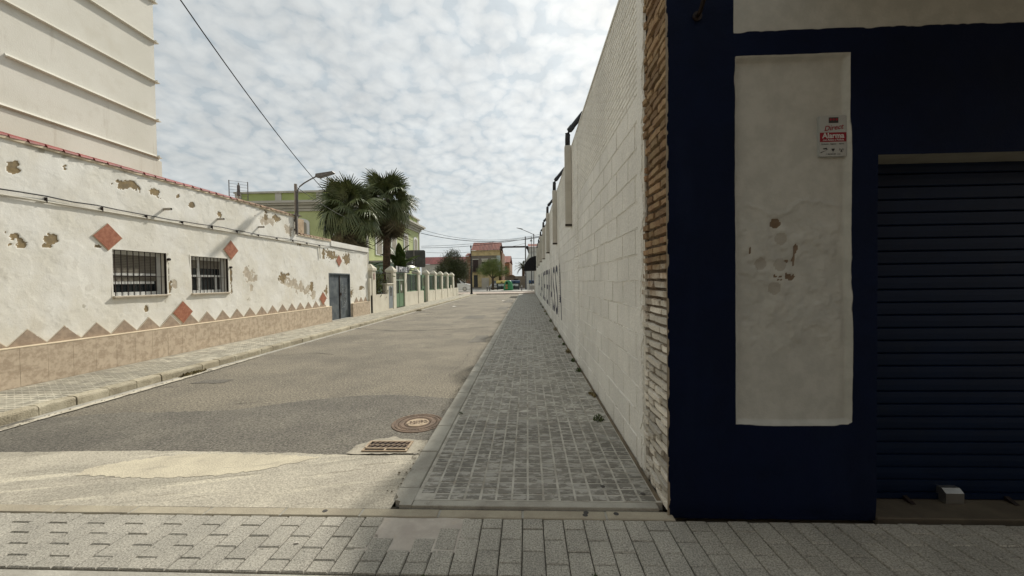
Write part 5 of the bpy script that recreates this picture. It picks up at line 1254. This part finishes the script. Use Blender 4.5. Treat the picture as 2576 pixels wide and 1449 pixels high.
# grey sign seen from behind
gs = empty('road_sign_back', (-8.2, 28, .1)); tag(gs, 'large grey direction sign seen from behind, on a thin pole above the garden wall', 'road sign')
b = MB(); n = []
w2, h2, rr = .73, .63, .12
for (cx_, cz_, a0) in ((w2-rr, h2-rr, 0), (-w2+rr, h2-rr, 90), (-w2+rr, -h2+rr, 180), (w2-rr, -h2+rr, 270)):
    for k in range(4): a = R(a0+k*30); n.append((cx_+rr*math.cos(a), 3.2+cz_+rr*math.sin(a)))
b.prism(n, 1, 0, .04); b.build('panel', m_sign, gs)
for z_ in (2.78, 3.3, 3.62):
    b = MB(); b.box(-.7, .7, -.03, 0, z_, z_+.05); b.build('stiffener', m_sign, gs)
b = MB(); b.tube([(-.08, -.06, 0), (-.08, -.06, 3.83)], .035, 8); b.build('pole', m_lampw, gs)
b = MB(); b.box(-.26, -.17, -.06, -.02, 3.02, 3.12); b.box(-.26, -.17, -.06, -.02, 2.86, 2.96); b.build('clamp', m_pale, gs)

# ================================================================== CABLES overhead
def sag(a, b_, s_, n=16):
    a, b_ = Vector(a), Vector(b_); return [a.lerp(b_, i/n)-Vector((0, 0, 4*s_*(i/n)*(1-i/n))) for i in range(n+1)]
cable('overhead_cable', sag((-7.7, 4.4, 10.6), (-10.0, 19.3, 6.0), .55)+[Vector((-11.0, 25.9, 7.3))], .016, m_cable, 'twisted black cable falling from the top left towards the lamp and palms', 'cable')
cable('overhead_cable', sag((XL+.08, 12.4, 4.75), (-9.2, 21, 4.9), .15), .010, m_cable, 'thin black cable from the wall lamp post into the palms', 'cable')
d_ = [((-12.6, 45.5, 7.4), (1.6, 46, 6.75), .75, .03, 'lowest sagging thick black power cable across the street end'),
      ((-12.4, 45.5, 7.8), (1.6, 46, 7.1), .95, .018, 'thin power cable just above the thick sagging one at the street end'),
      ((-12.6, 45.5, 5.85), (1.6, 46, 6.9), .25, .018, 'thin power cable rising to the right across the sky, under the thick one'),
      ((-12.6, 45.5, 5.65), (1.6, 46, 6.85), .35, .022, 'second thin rising power cable, just under its neighbour'),
      ((-12.0, 45.5, 5.1), (-.3, 56, 7.0), .5, .018, 'lowest thin cable passing over the olive tree to the grey pole'),
      ((-3.0, 74, 5.9), (6, 74, 5.9), .05, .02, 'faint far cable right of the red roofed house')]
for a, b_, s_, r_, l_ in d_: cable('power_cable', sag(a, b_, s_), r_, m_cable, l_, 'cable', 'power cables across the street end', 4)

# ================================================================== FAR END things
def at(px, py, Y):     # D-pixel to point at distance Y (helper for placing far things)
    d = F_+R_*((px-1288)/968)+U_*((724.5-py)/968); t = Y/d.y; return Vector((d.x*t, Y, 1.6+d.z*t))
def roof_tiles(b, x0, x1, yA, zA, yB, zB, pitch=.25):
    n = int((x1-x0)/pitch)
    for i in range(n):
        xa = x0+i*(x1-x0)/n; xb = xa+(x1-x0)/n; xm = (xa+xb)/2; b.cp = rnd.random()
        b.add([(xa, yA, zA), (xm, yA, zA+.07), (xb, yA, zA), (xb, yB, zB), (xm, yB, zB+.07), (xa, yB, zB)], [(0, 1, 4, 5), (1, 2, 3, 4)])
# main ruined house
hx0, hx1, hy = -9.75, -5.05, 67.0
p0, p1 = at(1187, 700, hy), at(1255, 700, hy); hx0, hx1 = p0.x, p1.x
H = empty('old_two_storey_house', ((hx0+hx1)/2, 70, 0)); tag(H, 'two storey house with red tiled roof, grey upper floor and ochre ground floor', 'house')
ze = at(1220, 630, hy).z; zr = at(1220, 616, hy+0).z+.35; zc = at(1220, 643, hy).z; zf = at(1220, 683, hy).z
b = MB(); b.box(hx0, hx1, hy, hy+8, 0, zf); child(b.build('ground_floor_wall', m_hoch), H)
b = MB(); b.box(hx0, hx1-.35, hy, hy+8, zf, zc); child(b.build('upper_wall', m_hgrey), H)
b = MB(); b.box(hx1-.35, hx1+.3, hy-.03, hy+8, zf, ze-.2); child(b.build('quoin_strip', m_hblue), H)
b = MB(); b.box(hx0, hx1+.3, hy-.06, hy+8, zc, ze-.1); b.box(hx0-.05, hx1+.35, hy-.25, hy+8, ze-.1, ze); child(b.build('cornice', m_hoch), H)
b = MB(); b.box(hx1+.3, hx1+.62, hy+.2, hy+8.0, 0, ze-.3); child(b.build('side_wall', m_hbrown), H)
b = MB(); roof_tiles(b, hx0-.05, hx1+.35, hy-.3, ze, hy+3.2, zr+.35); b.add([(hx0-.05, hy+3.2, zr+.33), (hx1+.35, hy+3.2, zr+.33), (hx1+.35, hy+8, ze), (hx0-.05, hy+8, ze)], [(0, 1, 2, 3)]); child(b.build('roof', m_redroof, piece=True), H)
def hwin(x0p, x1p, y0p, y1p, mt, nm='window', d=.03, fr=None):
    a, c_ = at(x0p, y1p, hy), at(x1p, y0p, hy); b = MB(); b.box(a.x, c_.x, hy-.02-d, hy+.02, a.z, c_.z); o = child(b.build(nm, mt), H)
    if fr:
        b = MB(); t = .09; b.box(a.x-t, c_.x+t, hy-.05-d, hy-.02, c_.z, c_.z+.14); b.build('lintel', fr, o)
    return o
d0 = 1150; D3 = lambda x, y: (1150+.10584*x, 600.6+.10584*y)
def hw3(x0, x1, y0, y1, mt, nm='window', d=.03, fr=None): a = D3(x0, y0); c_ = D3(x1, y1); return hwin(a[0], c_[0], a[1], c_[1], mt, nm, d, fr)
hw3(382, 498, 497, 775, m_dbrown, 'balcony_door', .03, m_corn)
o = hw3(588, 722, 490, 640, m_glass, 'window', .03, m_corn); hw3(588, 722, 490, 550, m_hbeige, 'blind', .06)
hw3(822, 940, 485, 640, m_glass, 'window', .03, m_corn)
hw3(400, 488, 865, 1150, m_signb, 'door', .03); hw3(585, 755, 930, 1195, m_hbeige, 'garage_door', .04); hw3(365, 580, 1150, 1215, m_hgrey, 'dado', .02)
a, c_ = at(*D3(355, 790), hy), at(*D3(515, 660), hy)
b = MB(); b.box(a.x, c_.x, hy-.6, hy, a.z-.08, a.z); 
for k in range(12): b.box(a.x+(c_.x-a.x)*k/11-.012, a.x+(c_.x-a.x)*k/11+.012, hy-.6, hy-.57, a.z, c_.z)
b.box(a.x, c_.x, hy-.62, hy-.56, c_.z, c_.z+.04); child(b.build('balcony', m_darkmetal), H)
# left neighbour wing (pinkish brown), second house, low walls
def simple_house(name, label, x0, x1, Y, zt, mt, dep=6, roofz=None, roofmt=m_redroof, cat='house'):
    r_ = empty(name, ((x0+x1)/2, Y, 0)); tag(r_, label, cat); b = MB(); b.box(x0, x1, Y, Y+dep, 0, zt); child(b.build('wall', mt), r_)
    if roofz:
        b = MB(); roof_tiles(b, x0-.1, x1+.1, Y-.25, zt, Y+dep*.45, roofz); b.add([(x0-.1, Y+dep*.45, roofz), (x1+.1, Y+dep*.45, roofz), (x1+.1, Y+dep, zt), (x0-.1, Y+dep, zt)], [(0, 1, 2, 3)]); child(b.build('roof', roofmt, piece=True), r_)
    return r_
a = at(1172, 648, 68); c_ = at(1187, 648, 68)
h2_ = simple_house('house_wing', 'pinkish brown side wing left of the red roofed house, behind the black lamp post', a.x, hx0, 67.6, a.z+.2, m_hbrown, 6, a.z+.9)
a = at(1266, 660, 80); c_ = at(1282, 660, 80)
h3_ = simple_house('brown_rear_house', 'smaller brown and orange house with red roof behind the ochre one', a.x, c_.x, 80, a.z, m_hbrown, 14, at(1270, 647, 80).z+.6)
b = MB(); q = at(1273, 690, 79.9); b.box(q.x-.25, q.x+.25, 79.95, 80.02, 3.0, 4.6); child(b.build('window', m_glass), h3_)
b = MB(); b.box(c_.x-.12, c_.x+.0, 79.9, 80.0, 0, a.z); b.box(a.x, c_.x, 79.9, 80, a.z-.5, a.z-.35); child(b.build('trim', mat('orange_trim', (.40, .18, .08), (.34, .15, .07))), h3_)
a = at(1229, 695.5, 75); c_ = at(1325, 695.5, 75)
lw = empty('low_beige_building', ((a.x+c_.x)/2, 75, 0)); tag(lw, 'low beige flat roofed building behind the recycling containers', 'building')
b = MB(); b.box(a.x, c_.x, 75, 80, 0, a.z); child(b.build('wall', m_hbeige), lw)
q0, q1 = at(1292, 706, 75), at(1303.5, 701.5, 75); b = MB(); b.box(q0.x, q1.x, 74.95, 75.02, q0.z-.3, q1.z); child(b.build('window', m_glass), lw)
q0, q1 = at(1275, 696, 74), at(1296, 692, 74); b = MB(); b.prism([(q0.x, a.z), (q1.x, a.z), (q1.x-.5, a.z+.28), (q0.x, a.z+.32)], 1, 74.3, 77); child(b.build('porch_roof', m_oldtile), lw)
a = at(1060, 665.5, 75); c_ = at(1110, 665, 75)
rr_ = simple_house('red_roofed_bungalow', 'grey walled building with low dark red roof behind the olive tree', a.x, at(1176, 665, 75).x, 75, a.z, m_corn, 8, at(1090, 652, 75).z+.6, mat('dark_red_roof', (.17, .03, .03), (.13, .028, .028), scale=4, bump=.2, piece=.2))
# right far building + beam
a = at(1329.5, 621, 67); x1_ = 6.0
rb = empty('pale_far_building', (3, 67, 0)); tag(rb, 'pale far building with tiled eaves, right of the dark beam, behind the lantern post', 'building')
b = MB(); b.box(a.x, x1_, 67, 75, 0, a.z); child(b.build('wall', m_hpale), rb)
q = at(1323.5, 660, 66.6); b = MB(); b.box(q.x, x1_, 66.6, 67, 0, at(1325, 655, 66.6).z); b.prism([(q.x, at(1325, 655, 66.6).z), (a.x, at(1330, 645, 66.6).z+.5), (x1_, at(1330, 645, 66.6).z+.5), (x1_, at(1325, 655, 66.6).z)], 1, 66.6, 67); child(b.build('lower_wall', m_hpale), rb)
b = MB(); roof_tiles(b, a.x-.1, x1_, 66.7, a.z, 70, a.z+.75); child(b.build('roof', m_redroof, piece=True), rb)
for z_ in (a.z-.9, a.z-1.9):
    b = MB(); b.box(a.x, x1_, 66.94, 67, z_, z_+.1); child(b.build('string_course', m_corn), rb)
b = MB(); z_ = at(1290, 621.3, 67).z; b.box(hx1+.3, a.x, 66.8, 67.1, z_-.13, z_+.13)
for xx, s_ in ((hx1+.3, 1), (a.x, -1)): b.prism([(xx, z_-1.3), (xx+s_*.25, z_-.5), (xx+s_*.6, z_-.13), (xx, z_-.13)], 1, 66.85, 67.0)
o = b.build('dark_beam', m_darkmetal); tag(o, 'dark horizontal beam spanning between the two far houses at roof height', 'beam')
b = MB(); q = at(1284, 696, 85); b.box(q.x-.05, q.x+.05, 85, 85.1, 0, at(1284, 674, 85).z); o = b.build('far_post', m_lamp); tag(o, 'short far post against the sky right of the brown rear house', 'post')

# lamp posts and poles
q = at(1186.3, 741.4, 43.5)
lp = empty('black_lamp_post', (q.x, 43.5, .12)); tag(lp, 'tall black lamp post standing at the end of the left pavement', 'lamp post')
b = MB(); b.lathe([(.15, 0), (.15, .1), (.12, .2), (.11, 2.4), (.115, 2.45), (.08, 2.6)], 12); b.build('base', m_blackpipe, lp)
b = MB(); b.tube([(0, 0, 2.5), (0, 0, 5.2)], [.075, .05], 8); b.build('pole', m_blackpipe, lp)
b = MB(); b.lathe([(.03, 5.2), (.08, 5.3), (.10, 5.4), (.06, 5.5), (.02, 5.6)], 10); b.build('finial', m_blackpipe, lp)
b = MB(); b.box(-.26, .1, -.03, .03, 3.85, 3.9); b.build('bracket', m_blackpipe, lp)
q = at(1342.7, 590, 60)
sl_ = empty('far_street_lamp', (q.x, 60, .1)); tag(sl_, 'tall grey street lamp with long arm reaching left, beyond the white wall', 'street lamp')
b = MB(); b.tube([(0, 0, 0), (0, 0, q.z)], [.1, .07], 8); b.build('pole', m_lamp, sl_)
e = at(1312.5, 578.5, 60); e2 = at(1299.5, 574.8, 60)
b = MB(); b.tube([(0, 0, q.z-.15), (-.3, 0, q.z+.05), (e.x-q.x, 0, e.z)], .045, 6); b.build('arm', m_lamp, sl_)
b = MB(); b.prism([(e.x-q.x+.15, e.z-.09), (e.x-q.x+.12, e.z+.09), (e2.x-q.x, e2.z+.02), (e2.x-q.x, e2.z-.02)], 1, -.13, .13); b.build('lamp_head', m_lamp, sl_)
q = at(1336.3, 594, 54)
ln_ = empty('lantern_post', (q.x, 54, .1)); tag(ln_, 'thin dark lantern post rising behind the black awning', 'lamp post')
b = MB(); b.tube([(0, 0, 0), (0, 0, q.z-.2)], [.07, .04], 8); b.build('pole', m_blackpipe, ln_)
b = MB(); b.lathe([(.03, 0), (.22, .06), (.07, .22), (.05, .45), (.03, .75)], 10, (0, 0, q.z-.85)); b.build('lantern', m_blackpipe, ln_)
q = at(1321.5, 598, 62); b = MB(); b.tube([(0, 0, 0), (0, 0, q.z)], [.13, .08], 8); o = b.build('grey_pole', m_lamp); o.location = (q.x, 62, 0.2); tag(o, 'plain tall grey pole left of the lantern post, carrying the thin cable', 'pole')

# railings
def railing(x0, x1, Y, label):
    r_ = empty('white_railing', (x0, Y, .12)); tag(r_, label, 'railing', 'white railings at the street end'); W = x1-x0; n = int(W/.12)
    b = MB(); b.box(0, W, -.02, .02, .92, .97); b.box(0, W, -.02, .02, .10, .14); b.build('rail', m_white, r_)
    for k in range(n+1): b = MB(); b.tube([(W*k/n, 0, .0), (W*k/n, 0, .95)], .024, 4); b.build('bar', m_white, r_)
a, c_ = at(1152, 737, 50), at(1183, 737, 50); railing(a.x, c_.x, 50, 'white railing in front of the white van, left of the black lamp post')
a, c_ = at(1326.7, 735, 51), at(1343, 735, 51); railing(a.x, c_.x+.1, 51, 'short white railing at the far end of the right pavement')
# bollards
b0 = None
for i, (px_, l_) in enumerate(((1225.7, 'left short steel bollard in front of the silver car'), (1312.5, 'right short steel bollard beside the blue lidded container'), (1232, 'small steel bollard just left of the silver car headlight'))):
    q = at(px_, 734, 54.5)
    if b0 is None:
        b0 = empty('steel_bollard', (0, 0, 0)); b = MB(); b.lathe([(.09, 0), (.09, .5), (.07, .52)], 10); b.build('shaft', m_lamp, b0); b = MB(); b.lathe([(.05, .52), (.09, .58), (.09, .66), (.04, .72)], 10); b.build('head', m_steel, b0); o = b0
    else: o = copy_tree(b0)
    o.location = (q.x, 54.5, .2); tag(o, l_, 'bollard', 'steel bollards by the far road')
# containers
q = at(1279, 733, 56.3)
ig = empty('green_igloo_bin', (q.x, 56.3, .2)); tag(ig, 'green igloo shaped glass recycling bin in front of the other containers', 'recycling bin')
b = MB(); b.lathe([(.72, 0), (.70, .3), (.62, .9), (.52, 1.25), (.36, 1.42), (.1, 1.47)], 20, (0, 0, 0), .25); b.build('body', m_gbox, ig, smooth=True)
b = MB(); b.prism([(-.33, .98), (-.02, .98), (-.06, 1.2), (-.2, 1.27), (-.3, 1.2)], 1, -.68, -.45); b.build('mouth', m_black, ig)
for z_ in (.76, .38):
    b = MB(); b.prism([(-.42, z_-.14), (-.26, z_-.2), (-.06, z_-.14), (-.06, z_+.1), (-.36, z_+.12)], 1, -.72, -.60); b.build('sticker', m_orst, ig)
b = MB(); b.tube([(-.12, 0, 1.45), (0, 0, 1.62), (.12, 0, 1.45)], .03, 6); b.build('lifting_ring', m_darkmetal, ig)
def container(name, px0, px1, Y, body, lid, label, stick=True):
    a, c_ = at(px0, 733, Y), at(px1, 733, Y); W = c_.x-a.x; r_ = empty(name, ((a.x+c_.x)/2, Y, .2)); tag(r_, label, 'waste container', 'lidded containers at the far roadside')
    b = MB(); b.add([(-W*.44, -.5, .12), (W*.44, -.5, .12), (W*.44, .5, .12), (-W*.44, .5, .12), (-W/2, -.56, 1.05), (W/2, -.56, 1.05), (W/2, .56, 1.05), (-W/2, .56, 1.05)], [(0, 3, 2, 1), (4, 5, 6, 7), (0, 1, 5, 4), (1, 2, 6, 5), (2, 3, 7, 6), (3, 0, 4, 7)]); b.build('body', body, r_)
    b = MB(); b.prism([(-.58, 1.05), (.58, 1.05), (.55, 1.25), (.35, 1.42), (0, 1.47), (-.35, 1.42), (-.55, 1.25)], 0, -W/2-.02, W/2+.02); b.build('lid', lid, r_)
    b = MB(); b.tube([(-.14, -.59, 1.22), (.14, -.59, 1.22)], .07, 8); b.build('slot', m_black, r_)
    if stick:
        b = MB(); b.box(-W*.32, W*.36, -.57, -.50, .60, .92); b.build('sticker', m_stick, r_)
    for sx in (-1, 1):
        b = MB(); b.tube([(sx*W*.38-.04, -.45, .1), (sx*W*.38+.04, -.45, .1)], .1, 10); b.build('wheel', m_tyre, r_)
    b = MB(); b.box(-.04, .04, -.6, -.5, .2, .7); b.build('pedal', m_darkmetal, r_)
    return r_
container('yellow_lid_container', 1249.5, 1276, 58.0, m_dgrey, m_yel, 'dark grey container with yellow lid, left of the green igloo bin')
container('blue_lid_container', 1281, 1308, 58.4, m_dgrey, m_blue, 'dark container with dark blue lid, right behind the green igloo bin')
container('blue_lid_container', 1331, 1352, 58.4, m_dgrey, m_blue, 'dark container with blue lid behind the short white railing at the wall end')

# vehicles
def wheel(parent, x, y, z, r_=.32):
    b = MB(); b.lathe([(r_*.6, -.1), (r_, -.09), (r_, .09), (r_*.6, .1)], 18); b.v = [(x+vx, y+vz, z+vy) for vx, vy, vz in b.v]; w_ = b.build('wheel', m_tyre, parent)
    b = MB(); b.lathe([(r_*.6, -.105), (r_*.55, -.115), (.03, -.12)], 14); b.v = [(x+vx, y+vz, z+vy) for vx, vy, vz in b.v]; b.build('rim', m_steel, w_)
q = at(1184, 733, 54)
vn = empty('white_van', (q.x-2.3, 54.9, .2)); tag(vn, 'white compact van parked side on behind the white railing', 'van')
prof = [(-2.2, .35), (-1.75, .3), (2.0, .3), (2.28, .38), (2.3, .75), (2.15, .95), (1.35, 1.12), (.55, 1.78), (.3, 1.86), (-1.9, 1.88), (-2.15, 1.7), (-2.25, 1.0)]
b = MB(); n = len(prof); vs = [(p[0], -.85+max(0, p[1]-1.0)*.16, p[1]) for p in prof]+[(p[0], .85-max(0, p[1]-1.0)*.16, p[1]) for p in prof]
b.add(vs, [tuple(range(n)), tuple(range(2*n-1, n-1, -1))]+[((i+1) % n, i, n+i, n+(i+1) % n) for i in range(n)]); b.build('body', m_car, vn)
b = MB(); b.add([(1.0, -.86, 1.12), (.05, -.86, 1.12), (.05, -.765, 1.68), (.48, -.765, 1.68)], [(0, 1, 2, 3)]); b.add([(-.05, -.86, 1.12), (-1.2, -.86, 1.12), (-1.2, -.765, 1.68), (-.05, -.765, 1.68)], [(0, 1, 2, 3)])
b.v = [(x, y_-.012, z_) for x, y_, z_ in b.v]; b.build('side_window', m_glass, vn)
b = MB(); b.add([(1.36, -.75, 1.15), (1.36, .75, 1.15), (.60, .66, 1.76), (.60, -.66, 1.76)], [(0, 1, 2, 3)]); b.v = [(x+.02, y_, z_+.015) for x, y_, z_ in b.v]; b.build('windscreen', m_glass, vn)
b = MB(); b.box(2.12, 2.31, -.86, -.60, .66, .86); b.build('headlight', m_steel, vn)
b = MB(); b.box(.95, 1.1, -1.02, -.86, 1.1, 1.26); b.build('mirror', m_car, vn)
b = MB(); b.box(2.0, 2.33, -.8, .8, .3, .5); b.build('bumper', m_dgrey, vn)
wheel(vn, 1.45, -.78, .32); wheel(vn, -1.4, -.78, .32)
q = at(1231.5, 729, 62)
sv = empty('silver_car', (q.x+.9, 62.4, .2)); tag(sv, 'silver car parked facing the street, half hidden behind the yellow lid container', 'car')
prof = [(-.87, .28), (-.88, .62), (-.82, .86), (-.70, .94), (.70, .94), (.82, .86), (.88, .62), (.87, .28)]
b = MB(); b.prism([(x, z_) for x, z_ in prof], 1, .35, 4.1)
n = len(prof); vs = [(x*.96, 0, .28+(z_-.28)*.80) for x, z_ in prof]+[(x, .35, z_) for x, z_ in prof]; b.add(vs, [tuple(range(n))]+[((i+1) % n, i, n+i, n+(i+1) % n) for i in range(n)])
b.build('body', m_cars, sv)
b = MB(); b.add([(-.74, 1.25, .94), (.74, 1.25, .94), (.6, 1.95, 1.42), (-.6, 1.95, 1.42), (-.74, 4.0, .94), (.74, 4.0, .94), (.6, 3.4, 1.42), (-.6, 3.4, 1.42)], [(0, 1, 2, 3), (3, 2, 6, 7), (7, 6, 5, 4), (0, 3, 7, 4), (1, 5, 6, 2)]); b.build('cabin', m_glass, sv)
b = MB(); b.box(-.6, .6, 1.97, 3.4, 1.42, 1.45); b.build('roof', m_cars, sv)
for s_ in (-1, 1):
    b = MB(); b.box(s_*.66-.15, s_*.66+.15, -.03, .1, .56, .70); b.build('headlight', m_white, sv)
    b = MB(); b.tube([(s_*.72-.09, .9, .3), (s_*.72+.09, .9, .3)], .3, 14); b.build('wheel', m_tyre, sv)
b = MB(); b.box(-.5, .5, -.03, .05, .34, .48); b.build('grille', m_signb, sv)
b = MB(); b.box(-.26, .26, -.045, -.03, .38, .48); b.build('number_plate', m_white, sv)

# far trees
def tree(name, label, base, h_tr, crowns, n, size, mt, seed, elong=1.0, tr=.14, cat='tree'):
    r_ = empty(name, base); tag(r_, label, cat); b = MB(); r = random.Random(seed)
    b.tube([(0, 0, 0), (.05, 0, h_tr*.5), (0, 0, h_tr)], [tr*1.25, tr, tr*.8], 8)
    for c_, rad in crowns:
        b.tube([(0, 0, h_tr*.85), (c_[0]*.5, c_[1]*.5, (h_tr+c_[2])*.5), (c_[0], c_[1], c_[2])], [tr*.6, tr*.4, tr*.12], 5)
    b.build('trunk', m_bark, r_); o = leafmesh('crown', mt, crowns, n, size, seed, elong); o.parent = r_; return r_
q = at(1146, 735, 46)
tree('olive_tree', 'dark dense olive like tree behind the end of the cream garden wall', (q.x, 46, .12), 1.9, [((-.7, 0, 3.1), (1.35, 1.3, 1.15)), ((.55, .2, 3.0), (1.1, 1.2, 1.2)), ((-.3, 0, 4.2), (.95, 1, .85)), ((-1.7, 0, 2.5), (.8, .9, .8)), ((.9, -.1, 2.2), (.75, .8, .8)), ((-.1, .1, 4.9), (.45, .5, .5)), ((-.5, .1, 2.3), (1.2, 1.2, .6))], 26000, .085, m_leafd, 4, 1.3, .17)
q = at(1239.5, 730, 60)
tree('street_tree', 'small light green round headed street tree in front of the ochre house', (q.x, 60, .2), 2.1, [((0, 0, 3.6), (1.6, 1.4, 1.1)), ((-1.3, 0, 3.0), (1.1, 1, .9)), ((1.3, 0, 2.9), (1.1, 1, .85)), ((.3, 0, 4.4), (1.0, .9, .7)), ((2.1, 0, 2.6), (.6, .6, .6)), ((0, 0, 2.7), (1.5, 1, .6))], 15000, .085, m_leafg, 6, 1.2, .18)
# distant date palm
q = at(1316.5, 672, 85)
dpm = empty('distant_palm', (q.x, 85, 0)); tag(dpm, 'distant date palm against the sky left of the black awning', 'palm tree')
b = MB(); b.tube([(0, 0, 0), (0, 0, q.z)], [.35, .3], 8); b.build('trunk', m_ptrunk, dpm)
def feather():
    b = MB(); nn = 9; P = [(2.4*t, 0, 1.0*t-1.9*t*t) for t in np.linspace(0, 1, nn)]
    for i in range(nn-1):
        for k in range(4):
            t = (i+k/4)/(nn-1); x, z_ = 2.4*t, 1.0*t-1.9*t*t; L_ = .55*math.sin(math.pi*min(.97, t*.9+.12))
            for s_ in (-1, 1): b.add([(x, 0, z_), (x+.07, 0, z_), (x+.22, s_*L_, z_-.22*L_/.5)], [(0, 1, 2)])
    b.tube(P, .02, 4); return b.mesh('frond', mat('date_frond', (.07, .085, .045), (.05, .065, .035), rough=.6, bump=0))
fm = feather()
for k in range(26):
    o = link('frond', fm, None, dpm); r_ = random.Random(k); o.location = (0, 0, q.z); o.rotation_euler = Euler((0, -R(60-95*k/26), k*2.4), 'XYZ'); s_ = r_.uniform(.75, .95); o.scale = (s_,)*3
print('objects', len(bpy.data.objects), 'tris', sum(len(m_.loops)-2*len(m_.polygons) for m_ in bpy.data.meshes))
